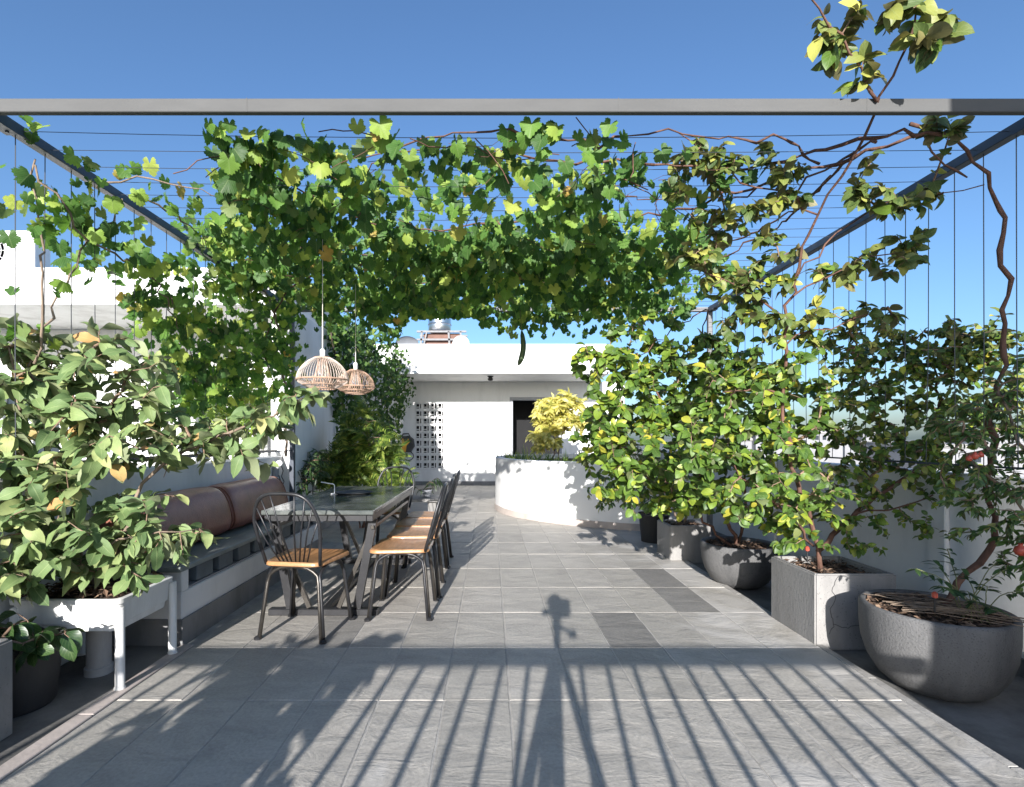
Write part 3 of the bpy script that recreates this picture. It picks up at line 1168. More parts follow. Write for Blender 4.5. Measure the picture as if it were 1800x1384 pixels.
for (x0, x1, z0, z1) in wins:
    b = MB(o2)
    fw = .06
    b.box((x0, NB + .04, z0), (x0 + fw, NB + .12, z1))
    b.box((x1 - fw, NB + .04, z0), (x1, NB + .12, z1))
    b.box((x0 + fw, NB + .04, z0), (x1 - fw, NB + .12, z0 + fw))
    b.box((x0 + fw, NB + .04, z1 - fw), (x1 - fw, NB + .12, z1))
    b.box(((x0 + x1) / 2 - .025, NB + .05, z0 + fw), ((x0 + x1) / 2 + .025, NB + .11, z1 - fw))
    b.box((x0 + fw, NB + .055, z0 + (z1 - z0) * .68), (x1 - fw, NB + .105, z0 + (z1 - z0) * .68 + .04))
    wf = b.build("window", M['plastic_white'], nb)
    b = MB(o2)
    b.box((x0 + fw, NB + .13, z0 + fw), (x1 - fw, NB + .14, z1 - fw))
    b.build("pane", M['window_glass'], wf)
for xc in (-5.12, -3.72):
    b = MB(o2)
    b.box((xc - .17, NB - .10, -1), (xc + .17, NB - .002, 2.18), .01)
    b.box((xc - .22, NB - .14, 2.182), (xc + .22, NB - .002, 2.30), .02)
    b.box((xc - .10, NB - .125, -.9), (xc + .10, NB - .102, 2.0), .008)
    b.build("pilaster", M['white_old'], nb)
ac = empty("air_conditioner", (-6.35, 6.82, 3.33), "white air conditioner unit on the neighbouring roof edge", "air conditioner")
o3 = (-6.35, 6.82, 3.33)
b = MB(o3)
b.box((-6.78, 6.72, 3.36), (-5.89, 6.98, 3.88), .012)
b.build("casing", M['plastic_white'], ac)
b = MB(o3)
c = np.array((-6.47, 6.715, 3.62))
for r_ in (.06, .11, .16, .205):
    q = np.linspace(0, 2 * math.pi, 25)[:-1]
    b.tube([c + np.array((r_ * math.cos(a), 0, r_ * math.sin(a))) for a in q], .005, 4, closed=True)
for a in np.linspace(0, math.pi, 7)[:-1]:
    e = np.array((math.cos(a), 0, math.sin(a))) * .205
    b.tube([c - e, c + e], .004, 4)
gr = b.build("fan_grille", M['plastic_white'], ac)
b = MB(o3)
b.lathe((0, 0, 0), [(0, 0), (.205, 0)], 24)
b.v = [(x + c[0] - o3[0] + o3[0], z * 0 + 6.7185 - o3[1] + o3[1], y + c[2]) for (x, y, z) in [(p[0] + o3[0], p[1] + o3[1], p[2]) for p in b.v]]
b.v = [(x - o3[0], y - o3[1], z - o3[2]) for (x, y, z) in b.v]
b.build("fan_opening", M['dark_in'], ac)
for x in (-6.62, -6.05):
    b = MB(o3)
    b.box((x, 6.70, 3.331), (x + .08, 7.0, 3.359))
    b.build("foot", M['galv'], ac)

# ------------------------------------------------------------------ city beyond the parapet
cr = np.random.default_rng(5)
cwin = MB()
for q in range(16):
    d = float(cr.uniform(70, 330))
    px = 1300 + q * 34 + float(cr.uniform(-10, 10))
    top = 1.2 + float(cr.uniform(-14, 22)) * d / F
    x = (px - CX) * d / F
    w = float(cr.uniform(7, 15))
    e = empty("distant_house", (x, d, -12), "pale distant house seen over the parapet through the shrubs", "house", "distant houses beyond the parapet")
    b = MB((x, d, -12))
    b.box((x - w / 2, d, -12), (x + w / 2, d + 10, top - .5))
    b.build("wall", M['city'], e)
    b = MB((x, d, -12))
    b.box((x - w / 2 - .3, d - .3, top - .498), (x + w / 2 + .3, d + 10.3, top))
    b.build("roof", M['conc'], e)
    for k in range(3):
        b = MB((x, d, -12))
        xx = x - w / 2 + w * (k + .5) / 3
        b.box((xx - .6, d - .05, top - 2.6), (xx + .6, d - .002, top - 1.2))
        b.build("window", M['window_glass'], e)

# ------------------------------------------------------------------ stair block and railing behind the eye, which shade the terrace
st = MB((1.95, -1.0, 0))
st.box((1.64, -2.2, -.03), (2.14, -.5, 3.9), .01)
tag(st.build("stair_tower", M['white']), "tall narrow white stair block shading the pots on the right", "stair tower")
rl = empty("railing", (0, -.5, 0), "metal balustrade casting striped shadows over the front paving", "railing")
o4 = (0, -.5, 0)
b = MB(o4)
b.box((-2.3, -.535, 1.02), (1.635, -.465, 1.09), .006)
b.build("handrail", M['frame'], rl)
b = MB(o4)
b.box((-2.3, -.515, .085), (1.565, -.485, .11))
b.build("bottom_rail", M['frame'], rl)
b = MB()
b.tube([(0, 0, .11), (0, 0, 1.03)], .0135, 8)
bm = b.mesh("baluster", M['frame'])
for k in range(-13, 14):
    x = -.336 + k * .138
    if -2.28 < x < 1.54: inst("baluster", bm, rl, (x, 0, 0))

# ------------------------------------------------------------------ camera tripod (its shadow falls down the middle of the paving)
tp = empty("camera_tripod", (0, -.13, 0), "photographer's tripod whose shadow falls down the middle of the paving", "tripod")
o5 = (0, -.13, 0)
for a in (R(100), R(215), R(-25)):
    b = MB(o5)
    e = np.array((math.cos(a) * .40, math.sin(a) * .40 - .13, 0))
    t_ = np.array((math.cos(a) * .03, math.sin(a) * .03 - .13, .92))
    m_ = e + (t_ - e) * .45
    b.tube([e, m_], .017, 8)
    b.tube([m_, t_], .024, 8)
    b.build("leg", M['black'], tp)
b = MB(o5)
b.tube([(0, -.13, .55), (0, -.13, 1.08)], .022, 10)
b.lathe((0, -.13, .88), [(.03, 0), (.045, .01), (.045, .06), (.03, .07)], 12)
b.build("centre_column", M['black'], tp)
b = MB(o5)
b.lathe((0, -.13, 1.06), [(.03, 0), (.034, .02), (.022, .05), (.034, .06), (.034, .075)], 14)
b.tube([(0, -.13, 1.085), (.09, -.13, 1.045)], .012, 8)
b.lathe((.095, -.13, 1.02), [(0, 0), (.026, .006), (.026, .036), (0, .042)], 10)
b.build("ball_head", M['black'], tp)
cb = empty("photo_camera", (0, -.13, 1.136), "black camera on the tripod seen as a rounded blob of shadow", "camera")
o6 = (0, -.13, 1.136)
b = MB(o6)
b.box((-.055, -.17, 1.137), (.095, -.10, 1.225), .02)
b.lathe((-.015, -.135, 1.215), [(.055, 0), (.058, .025), (.045, .06), (.02, .078), (0, .082)], 14)
b.lathe((.065, -.135, 1.22), [(.035, 0), (.036, .02), (.022, .035), (0, .038)], 12)
b.tube([(-.055, -.135, 1.17), (-.10, -.135, 1.165)], [.018, .024], 10)
b.build("body", M['black'], cb)
b = MB(o6)
b.tube([(0, -.094, 1.19), (0, -.05, 1.19), (0, -.045, 1.19), (0, -.02, 1.19)], [.034, .034, .039, .039], 18)
b.build("lens", M['black'], cb)

# ================================================================== PERGOLA
XL, XR, YF, YR, ZB = -2.19, 2.425, 2.27, 5.78, 2.60
pg = empty("pergola", (0, 4, 0), "dark steel pergola frame strung with wires over the terrace", "pergola")
o7 = (0, 4, 0)
b = MB(o7)
b.box((XL - .25, YF - .03, ZB + .004), (XR + .25, YF, ZB + .062), .003)
b.build("front_beam", M['beam'], pg)
for x in (XL, XR):
    b = MB(o7)
    b.box((x - .025, YF + .002, ZB - .005), (x + .025, YR, ZB + .045), .003)
    b.build("side_beam", M['frame'], pg)
    b = MB(o7)
    b.box((x - .025, YR - .05, -.03), (x + .025, YR, ZB - .007), .003)
    b.build("post", M['frame'] if x < 0 else M['galv'], pg)
b = MB(o7)
b.box((XL + .027, YR - .05, ZB - .005), (XR - .027, YR, ZB + .04), .003)
b.build("rear_beam", M['galv'], pg)
k = 0
for y in np.arange(YF + .14, YR - .05, .158):
    b = MB(o7)
    xs = np.linspace(XL + .02, XR - .02, 9)
    sag = rng.uniform(.01, .035)
    pts = [(x, y + rng.normal() * .002, ZB + .02 - sag * (1 - ((x - .1) / 2.3) ** 2)) for x in xs]
    b.tube(pts, .0017, 4, cap=False)
    b.build("wire", M['wire'], pg)
for x, ze in ((XL, 1.0), (XR, .99)):
    b = MB(o7)
    b.tube([(x, YF + .05, 1.06), (x, YR - .052, 1.06)], .006, 6)
    b.build("lower_rail", M['frame'], pg)
    for y in np.arange(YF + .13, YR - .08, .160):
        b = MB(o7)
        foot = (x - .14, y, 1.0) if x < 0 else (x + .38, y, .99)
        foot = (x + .006 * rng.normal(), y, 1.06)
        b.tube([(x, y, ZB - .004), (x + rng.normal() * .003, y, 1.7), foot], .0023, 5, cap=False)
        b.build("wire", M['wire'], pg)

for x in (XL, XR):
    for (y0, y1) in ((YF + .004, YF + .12), (YR - .17, YR - .06)):
        b = MB(o7)
        b.box((x - .032, y0, ZB - .012), (x + .032, y1, ZB - .0055), .001)
        for q in (.03, .085):
            b.lathe((x, y0 + q, ZB - .018), [(0, 0), (.008, 0), (.008, .006)], 6)
        b.build("bracket", M['frame'], pg)
for x in (-1.05, .55, 1.62):
    b = MB(o7)
    b.box((x, YF - .0312, ZB + .003), (x + .003, YF - .0302, ZB + .063))
    b.build("weld_seam", M['beam'], pg)

# ================================================================== BENCH WITH LEATHER CUSHIONS
bn = empty("bench", (-2.0, 4.2, 0), "long built-in white masonry bench with a green-grey stone seat", "bench")
o8 = (-2.0, 4.2, 0)
b = MB(o8)
b.box((-2.308, 3.02, -.02), (-1.79, 5.45, .305), .006)
b.box((-2.308, 3.02, .306), (-1.79, 3.09, .425), .004)
b.box((-2.308, 5.38, .306), (-1.79, 5.45, .425), .004)
b.box((-2.308, 3.092, .306), (-2.0, 5.378, .425))
b.build("base", M['white'], bn)
b = MB(o8)
b.box((-1.788, 3.0, -.01), (-1.775, 5.45, .15))
b.box((-2.30, 3.004, -.01), (-1.79, 3.018, .15))
b.build("skirting", M['skirt'], bn)
b = MB(o8)
b.box((-1.997, 3.094, .3065), (-1.99, 5.376, .424))
b.build("recess_back", M['pot_dark'], bn)
for y in np.arange(3.20, 5.3, .262):
    b = MB(o8)
    b.box((-1.98, y, .322), (-1.803, y + .185, .418), .004)
    b.build("drawer_block", M['blue_grey'], bn)
b = MB(o8)
b.box((-1.90, 3.094, .3062), (-1.80, 5.376, .318))
b.build("ledge", M['plastic_grey'], bn)
b = MB(o8)
b.box((-2.309, 2.985, .426), (-1.775, 5.47, .458), .005)
b.build("seat_slab", M['stone_bench'], bn)


def cushion(y0, y1, label):
    """fat leather back cushion: rounded tall wedge with soft ends"""
    c = empty("leather_cushion", (-2.15, (y0 + y1) / 2, .459), label, "cushion", "leather back cushions on the bench")
    b = MB((-2.15, (y0 + y1) / 2, .459))
    prof = []
    for a in np.linspace(0, 2 * math.pi, 29)[:-1]:
        ca, sa = math.cos(a), math.sin(a)
        x = .155 * np.sign(ca) * abs(ca) ** .72
        z = .185 * np.sign(sa) * abs(sa) ** .72
        x = x * (1 - .18 * (z / .185)) + .02
        prof.append((x - .02 - .035 * (z + .185) / .37, z + .185))
    rings, nn = [], len(prof)
    ys = [0, .012, .035, .08, .2, .38, .5, .62, .8, .92, .965, .988, 1.0]
    sc_ = [.72, .88, .96, 1.0, 1.02, .99, 1.01, 1.0, 1.02, 1.0, .96, .88, .72]
    vs = []
    for yy, s_ in zip(ys, sc_):
        for (x, z) in prof:
            f = 1 + rng.normal() * .006
            vs.append((-2.14 + x * s_ * f, y0 + (y1 - y0) * yy, .460 + .185 + (z - .185) * s_ * f * (1 if z > .185 else 1 / s_ * min(1, s_ + .05))))
    fs = []
    for i in range(len(ys) - 1):
        for k in range(nn):
            fs.append((i * nn + k, (i + 1) * nn + k, (i + 1) * nn + (k + 1) % nn, i * nn + (k + 1) % nn))
    fs.append(tuple(range(nn)))
    fs.append(tuple((len(ys) - 1) * nn + k for k in range(nn))[::-1])
    b.add(vs, fs)
    o = b.build("cover", M['leather'], c, smooth=True)
    md = o.modifiers.new("sub", 'SUBSURF')
    md.levels = md.render_levels = 1
    for q in (0.018, 0.982):
        b = MB((-2.15, (y0 + y1) / 2, .459))
        s_ = .935
        b.tube([(-2.14 + x * s_, y0 + (y1 - y0) * q, .460 + .185 + (z - .185) * s_) for (x, z) in prof], .005, 5, closed=True)
        b.build("piping", M['leather'], c, smooth=True)


cushion(2.98, 4.055, "brown leather cushion on the bench, the nearer one half behind leaves")
cushion(4.06, 5.15, "brown leather cushion at the far end of the bench beside the post")

# wall lamp / socket at the end of the low wall
sk = empty("outdoor_socket", (-2.30, 5.55, .82), "small white weatherproof socket on the low wall by the post", "socket")
b = MB((-2.30, 5.55, .82))
b.box((-2.309, 5.50, .78), (-2.27, 5.60, .90), .008)
b.build("box", M['plastic_grey'], sk)
b = MB((-2.30, 5.55, .82))
b.tube([(-2.269, 5.55, .90), (-2.24, 5.52, .93), (-2.235, 5.51, .935)], [.034, .036, .03], 14)
b.build("cap", M['plastic_white'], sk)
b = MB((0, 0, 0))
pth = wander([(-2.26, 5.56, .80), (-2.23, 5.60, .70), (-2.26, 5.64, .95), (-2.22, 5.66, 1.15), (-2.24, 5.60, 1.32)], .05, .006)
b.tube(pth, .005, 5)
tag(b.build("cable", M['cable']), "thin dark cable looping beside the socket and the post", "cable")
# black hose over the end of the bench
b = MB()
pth = wander([(-1.93, 2.96, .44), (-1.86, 2.94, .43), (-1.80, 2.93, .37), (-1.785, 2.93, .28), (-1.80, 2.94, .19)], .03, .002)
b.tube(pth, .008, 7)
tag(b.build("hose", M['cable'], smooth=True), "short black hose hanging over the near end of the bench", "hose")

# ================================================================== TABLE
tb_ = empty("dining_table", (-1.13, 4.27, 0), "long dining table with polished dark green stone top and black legs", "table")
o9 = (-1.13, 4.27, 0)
tx0, tx1, ty0, ty1, tz = -1.50, -.765, 3.40, 5.15, .725
b = MB(o9)
b.box((tx0, ty0, tz - .03), (tx1, ty1, tz), .005)
b.build("tabletop", M['stone_top'], tb_)
b = MB(o9)
for x in (tx0 + .03, tx1 - .03):
    b.box((x - .02, ty0 + .03, tz - .075), (x + .02, ty1 - .03, tz - .031), .002)
for y in (ty0 + .05, (ty0 + ty1) / 2, ty1 - .05):
    b.box((tx0 + .052, y - .02, tz - .075), (tx1 - .052, y + .02, tz - .031), .002)
b.build("apron", M['black'], tb_)
for x in (tx0 + .03, tx1 - .03):
    b = MB(o9)
    b.box((x - .012, ty0 + .10, .585), (x + .012, ty1 - .10, .61), .002)
    b.build("side_rail", M['bronze'], tb_)
for y in (ty0 + .14, ty1 - .16):
    for s_ in (-1, 1):
        b = MB(o9)
        b.bar((-1.13 + s_ * .335, y, tz - .077), (-1.13 + s_ * .225, y, .045), .052, .04, (0, 1, 0))
        b.build("leg", M['black'], tb_)
        b = MB(o9)
        b.bar((-1.13 + s_ * .335, y + .002, .60), (-1.13 + s_ * .10, y + .002, .05), .028, .03, (0, 1, 0))
        b.build("brace", M['bronze'], tb_)
    b = MB(o9)
    b.box((-1.50, y - .03, .0), (-.76, y + .03, .044), .004)
    b.build("foot_bar", M['black'], tb_)
b = MB(o9)
b.box((-1.155, ty0 + .172, .005), (-1.105, ty1 - .192, .04), .003)
b.build("stretcher", M['black'], tb_)
# things on the table
c = G(622, 868, tz)
b = MB((c[0], c[1], tz))
b.lathe((c[0], c[1], tz + .001), [(0, 0), (.13, 0), (.155, .012), (.16, .014), (.15, .016), (.125, .006), (0, .005)], 28)
tag(b.build("round_tray", M['pot_dark'], smooth=True), "flat dark round tray lying on the stone table", "tray")
c = G(588, 869, tz)
b = MB((c[0], c[1], tz))
b.tube([(c[0], c[1], tz + .001), (c[0], c[1], tz + .075), (c[0] - .01, c[1], tz + .085), (c[0] - .12, c[1] + .02, tz + .10)], .0042, 8)
b.lathe((c[0], c[1], tz + .001), [(0, 0), (.03, 0), (.03, .006), (.008, .008)], 14)
tag(b.build("wire_holder", M['plastic_white']), "thin white bent wire stand on the table's left side", "stand")

# ================================================================== CHAIRS
def arch(a, c, z=.43):
    """bent tube leg pair: from foot a up, over and down to foot c"""
    a, c = np.array((*a, 0.0)), np.array((*c, 0.0))
    ca, cc = a * .78, c * .78
    pts = []
    A = np.array((ca[0], ca[1], z))
    C = np.array((cc[0], cc[1], z))
    pts += [a, a + (A - a) * .45, a + (A - a) * .78]
    for t in np.linspace(.0, 1, 11):
        x = .5 - .5 * math.cos(math.pi * t)
        e = 1 - abs(2 * x - 1) ** 3.2
        pts.append(A * (1 - x) + C * x - UP * (1 - e) * .055)
    pts += [c + (C - c) * .78, c + (C - c) * .45, c]
    return np.array(pts)


def make_chair():
    root = empty("metal_chair", (0, 0, 0))
    # wooden seat, rounded trapezoid, dished
    b = MB()
    ol = []
    for (x, y, q) in ((-.185, -.19, 0), (.185, -.19, 1), (.215, .205, 2), (-.215, .205, 3)):
        r_ = .06
        cxx, cyy = x - math.copysign(r_, x), y - math.copysign(r_, y)
        a0 = {0: 180, 1: 270, 2: 0, 3: 90}[q]
        for a in np.linspace(a0, a0 + 90, 6):
            ol.append((cxx + r_ * math.cos(R(a)), cyy + r_ * math.sin(R(a))))
    nn = len(ol)
    vs, fs = [], []
    for (s_, z) in ((.94, .432), (1.0, .440), (1.0, .453), (.965, .462), (.7, .456), (.3, .452)):
        vs += [(x * s_, y * s_, z) for x, y in ol]
    for k in range(5):
        for i in range(nn):
            fs.append((k * nn + i, k * nn + (i + 1) % nn, (k + 1) * nn + (i + 1) % nn, (k + 1) * nn + i))
    fs += [tuple(range(nn))[::-1], tuple(range(5 * nn, 6 * nn))]
    b.add(vs, fs)
    smooth_by_angle(b.build("seat", M['seat'], root), 50)
    ft = [(-.205, -.20), (.205, -.20), (.215, .205), (-.215, .205)]
    for i in range(4):
        b = MB()
        a, c = np.array(ft[i]), np.array(ft[(i + 1) % 4])
        off = norm(c - a) * .011
        b.tube(arch(a + off, c - off), .0105, 8)
        b.build("leg_arch", M['bronze'] if i in (0, 2) else M['black'], root, smooth=True)
    for (x, y) in ft:
        b = MB()
        b.lathe((x, y, 0), [(0, 0), (.022, 0), (.022, .012), (.012, .02), (0, .02)], 10)
        b.build("foot_cap", M['black'], root)
    # hoop back, leaning
    def hoop(t):
        """t in 0..1 along the hoop"""
        a = math.pi * t
        x = -.205 * math.cos(a) * (1 if True else 0)
        zz = max(0, math.sin(a)) ** .62
        x = np.sign(-math.cos(a)) * (.17 + .045 * min(1, zz * 1.6)) * abs(math.cos(a)) ** .55
        z = .445 + .435 * zz
        y = -.165 - .125 * zz
        return np.array((x, y, z))
    ts = np.linspace(0, 1, 35)
    b = MB()
    b.tube([hoop(t) for t in ts], .0105, 8)
    b.build("back_hoop", M['black'], root, smooth=True)
    for k in range(8):
        u = (k - 3.5) / 3.5
        p = np.array((u * .085, -.155, .455))
        tt = .5 + u * .335
        q = hoop(tt)
        b = MB()
        mid_ = (p + q) / 2 + np.array((0, -.012, 0))
        b.tube([p, mid_, q], .0048, 6)
        b.build("spindle", M['black'], root, smooth=True)
    return root


def copy_tree(o, parent=None):
    c = o.copy()
    col.objects.link(c)
    if parent: c.parent = parent
    for ch in list(o.children): copy_tree(ch, c)
    return c


ch0 = make_chair()
GRP = "metal chairs around the dining table"
spots = [(-1.155, 3.27, -8, "near end chair with its hooped back to the viewer at the table's head"),
         (-.60, 3.63, 90, "nearest of the four chairs along the table's right side"),
         (-.585, 4.11, 91, "second chair from the front in the row along the table's right side"),
         (-.60, 4.58, 89, "third chair from the front in the row along the table's right side"),
         (-.59, 5.03, 90, "farthest chair of the row along the table's right side"),
         (-1.06, 5.42, 172, "chair at the far end of the table with its hoop before the ferny shrub")]
for i, (x, y, a, lb) in enumerate(spots):
    o = ch0 if i == 0 else copy_tree(ch0)
    o.location = (x, y, .0)
    o.rotation_euler = (0, 0, R(a))
    tag(o, lb, "chair", GRP)

# ================================================================== RATTAN LAMPS
def lamp(px, py, d, r, label, pale):
    c = P(px, py, d)
    zb = c[2]
    root = empty("pendant_lamp", (c[0], c[1], zb), label, "lamp", "rattan pendant lamps over the table")
    og = (c[0], c[1], zb)
    H = r * 1.30

    def rad(t):                     # t 0 top .. 1 bottom rim: dome, then tucked in
        return r * (math.sin(min(1, t / .74) * math.pi / 2) ** .55 if t < .74 else 1 - .50 * ((t - .74) / .26) ** 1.6)
    b = MB(og)
    for k in range(54):
        a = k * 2 * math.pi / 54
        pts = []
        for t in np.linspace(.05, 1, 11):
            q = rad(t)
            pts.append((c[0] + q * math.cos(a), c[1] + q * math.sin(a), zb + H * (1 - t)))
        b.tube(pts, .0016, 4, cap=False)
    b.build("cage_ribs", M['rattan_pale'] if pale else M['rattan'], root)
    # inner funnel of darker canes
    b = MB(og)
    for k in range(20):
        a = k * 2 * math.pi / 20 + .1
        pts = [(c[0] + (r * (.16 + .30 * t ** 1.4)) * math.cos(a), c[1] + (r * (.16 + .30 * t ** 1.4)) * math.sin(a), zb + H * (1 - t) * .98) for t in np.linspace(.03, 1, 7)]
        b.tube(pts, .0028, 4, cap=False)
    b.build("inner_canes", M['rattan'], root)
    for (t, rr, th) in ((.06, None, .004), (.74, None, .006), (1.0, None, .006), (.90, None, .003)):
        b = MB(og)
        q = rad(t)
        b.tube([(c[0] + q * math.cos(a), c[1] + q * math.sin(a), zb + H * (1 - t)) for a in np.linspace(0, 2 * math.pi, 33)[:-1]], th, 5, closed=True)
        b.build("hoop", M['rattan'], root)
    b = MB(og)
    b.lathe((c[0], c[1], zb + H * .28), [(0, 0), (.03, .005), (.036, .04), (.030, .09), (.016, .13), (.014, .15)], 14)
    b.build("bulb", M['glass'], root, smooth=True)
    b = MB(og)
    b.lathe((c[0], c[1], zb + H * .28 + .145), [(.016, 0), (.018, .05), (.008, .06), (0, .06)], 12)
    b.build("lamp_socket", M['plastic_white'], root)
    b = MB(og)
    b.tube([(c[0], c[1], zb + H * .28 + .20), (c[0], c[1], ZB + .01)], .0022, 6)
    b.build("cord", M['cord'], root)
    b = MB(og)
    b.tube([(c[0], c[1], zb + H), (c[0], c[1], zb + H + .24)], .0036, 8)
    b.build("stem", M['cord'], root)


lamp(567, 683, 3.50, .168, "larger looking rattan pendant lamp, the nearer of two over the table", True)
lamp(625, 692, 4.40, .160, "darker rattan pendant lamp hanging behind the nearer one", False)

# ================================================================== WHITE PLANTER TRAY ON PIPE LEGS (left)
wp = empty("planter_box", (-2.02, 2.70, 0), "white plastic planter tray on pipe legs in front of the bench", "planter")
oa = (-2.02, 2.70, 0)
px0, px1, py0, py1, pz0, pz1 = -2.295, -1.755, 2.46, 2.90, .275, .435


def tray(mb):
    ins = .03
    def ring(x0, x1, y0, y1, z, r_):
        out = []
        for (x, y, a0) in ((x1 - r_, y1 - r_, 0), (x0 + r_, y1 - r_, 90), (x0 + r_, y0 + r_, 180), (x1 - r_, y0 + r_, 270)):
            for a in np.linspace(a0, a0 + 90, 5): out.append((x + r_ * math.cos(R(a)), y + r_ * math.sin(R(a)), z))
        return out
    rings = [ring(px0 + ins, px1 - ins, py0 + ins, py1 - ins, pz0, .03),
             ring(px0 + ins - .004, px1 - ins + .004, py0 + ins - .004, py1 - ins + .004, pz0 + .03, .03),
             ring(px0 + ins - .012, px1 - ins + .012, py0 + ins - .012, py1 - ins + .012, pz0 + .035, .03),
             ring(px0 + .012, px1 - .012, py0 + .012, py1 - .012, pz1 - .028, .035),
             ring(px0, px1, py0, py1, pz1 - .026, .04), ring(px0 - .002, px1 + .002, py0 - .002, py1 + .002, pz1 - .004, .04),
             ring(px0 + .004, px1 - .004, py0 + .004, py1 - .004, pz1, .04),
             ring(px0 + .022, px1 - .022, py0 + .022, py1 - .022, pz1 - .002, .035), ring(px0 + .04, px1 - .04, py0 + .04, py1 - .04, pz1 - .05, .03)]
    nn = len(rings[0])
    vs = [p for r_ in rings for p in r_]
    fs = [tuple(range(nn))[::-1]]
    for k in range(len(rings) - 1):
        for i in range(nn): fs.append((k * nn + i, k * nn + (i + 1) % nn, (k + 1) * nn + (i + 1) % nn, (k + 1) * nn + i))
    mb.add(vs, fs)


b = MB(oa)
tray(b)
smooth_by_angle(b.build("tray", M['pvc'], wp), 40)
b = MB(oa)
b.box((px0 + .035, py0 + .035, pz1 - .07), (px1 - .035, py1 - .035, pz1 - .03))
b.build("soil", M['soil'], wp)
pts = [(rng.uniform(px0 + .04, px1 - .04), rng.uniform(py0 + .04, py1 - .04), pz1 - .025 + rng.random() * .03 + .03 * math.sin(rng.random() * 3)) for _ in range(650)]
chips(wp, oa, pts, .019)
for (x, y, t_) in ((-1.765, py0 + .02, .40), (-1.765, py1 - .01, .41), (px0 + .03, py0 + .02, .40), (px0 + .03, py1 - .01, .41)):
    b = MB(oa)
    b.lathe((x, y, -.002), [(.024, 0), (.025, .015), (.021, .02), (.021, t_ - .02), (.018, t_ - .006), (0, t_ - .002)], 16)
    smooth_by_angle(b.build("leg", M['pvc'], wp), 40)
b = MB(oa)
b.lathe((-2.0, 2.66, -.002), [(.062, 0), (.062, .04), (.054, .045), (.054, pz0 - .002)], 20)
smooth_by_angle(b.build("support_pipe", M['pvc_grey'], wp), 40)

# concrete box at the lower left edge, black pot behind it
def box_pot(name, x0, x1, y0, y1, z1, mat, label, wall=.03, z0=-.035, cat="planter", group=None, nchip=420, bev=.008, chip=.022):
    og = ((x0 + x1) / 2, (y0 + y1) / 2, z0)
    e = empty(name, og, label, cat, group)
    b = MB(og)
    i0, i1, j0, j1 = x0 + wall, x1 - wall, y0 + wall, y1 - wall
    zi = z1 - .06
    b.box((x0, y0, z0), (x1, y1, zi - .03), bev * .0)
    b.box((x0, y0, zi - .03), (i0, y1, z1), .0)
    b.box((i1, y0, zi - .03), (x1, y1, z1), .0)
    b.box((i0, y0, zi - .03), (i1, j0, z1), .0)
    b.box((i0, j1, zi - .03), (i1, y1, z1), .0)
    ob = b.build("box", M[mat], e)
    # weld, so the box reads as one cast piece, and soften its arrises
    import bmesh
    bm_ = bmesh.new()
    ring = lambda a0, a1, c0, c1, z: [bm_.verts.new((a0 - og[0], c0 - og[1], z - og[2])), bm_.verts.new((a1 - og[0], c0 - og[1], z - og[2])), bm_.verts.new((a1 - og[0], c1 - og[1], z - og[2])), bm_.verts.new((a0 - og[0], c1 - og[1], z - og[2]))]
    rs = [ring(x0, x1, y0, y1, z0), ring(x0, x1, y0, y1, z1), ring(i0, i1, j0, j1, z1), ring(i0, i1, j0, j1, zi - .03)]
    for k in range(3):
        for i in range(4): bm_.faces.new((rs[k][i], rs[k][(i + 1) % 4], rs[k + 1][(i + 1) % 4], rs[k + 1][i]))
    bm_.faces.new(rs[0][::-1])
    bm_.faces.new(rs[3])
    bmesh.ops.bevel(bm_, geom=[ed for ed in bm_.edges], offset=bev, segments=2, affect='EDGES', clamp_overlap=True)
    bm_.to_mesh(ob.data)
    bm_.free()
    b = MB(og)
    b.box((i0 + .001, j0 + .001, zi - .028), (i1 - .001, j1 - .001, zi + .01))
    b.build("soil", M['soil'], e)
    pts = [(rng.uniform(i0 + .01, i1 - .01), rng.uniform(j0 + .01, j1 - .01), zi + .012 + rng.random() * .035) for _ in range(nchip)]
    chips(e, og, pts, chip)
    return e


box_pot("concrete_planter", -2.26, -1.93, 1.45, 2.11, .39, 'conc', "pale concrete planter cut off at the lower left edge", z0=-.002, nchip=200)


def bowl(name, x, y, prof, mat, label, cat="pot", soil=.04, z0=-.035, n=44, group=None, nchip=500, chip=.024):
    e = empty(name, (x, y, z0), label, cat, group)
    b = MB((x, y, z0))
    b.lathe((x, y, z0), prof, n)
    smooth_by_angle(b.build("bowl", M[mat], e), 60)
    rim = max(p[1] for p in prof)
    ri = prof[-1][0]
    b = MB((x, y, z0))
    zs = rim - soil
    b.lathe((x, y, z0), [(ri, zs - .01), (ri * .6, zs + .008), (0, zs + .012)], 24)
    b.build("soil", M['soil'], e)
    pts = []
    for _ in range(nchip):
        a, q = rng.uniform(0, 6.28), ri * math.sqrt(rng.random())
        pts.append((x + q * math.cos(a), y + q * math.sin(a), z0 + zs + rng.random() * .03))
    chips(e, (x, y, z0), pts, chip)
    return e


bowl("black_pot", -2.12, 2.33, [(0, 0), (.125, 0), (.14, .02), (.165, .28), (.178, .285), (.178, .30), (.160, .30), (.15, .22)], 'pot_dark', "black plastic pot in deep shade under the white planter tray", z0=-.002, n=28, nchip=60)

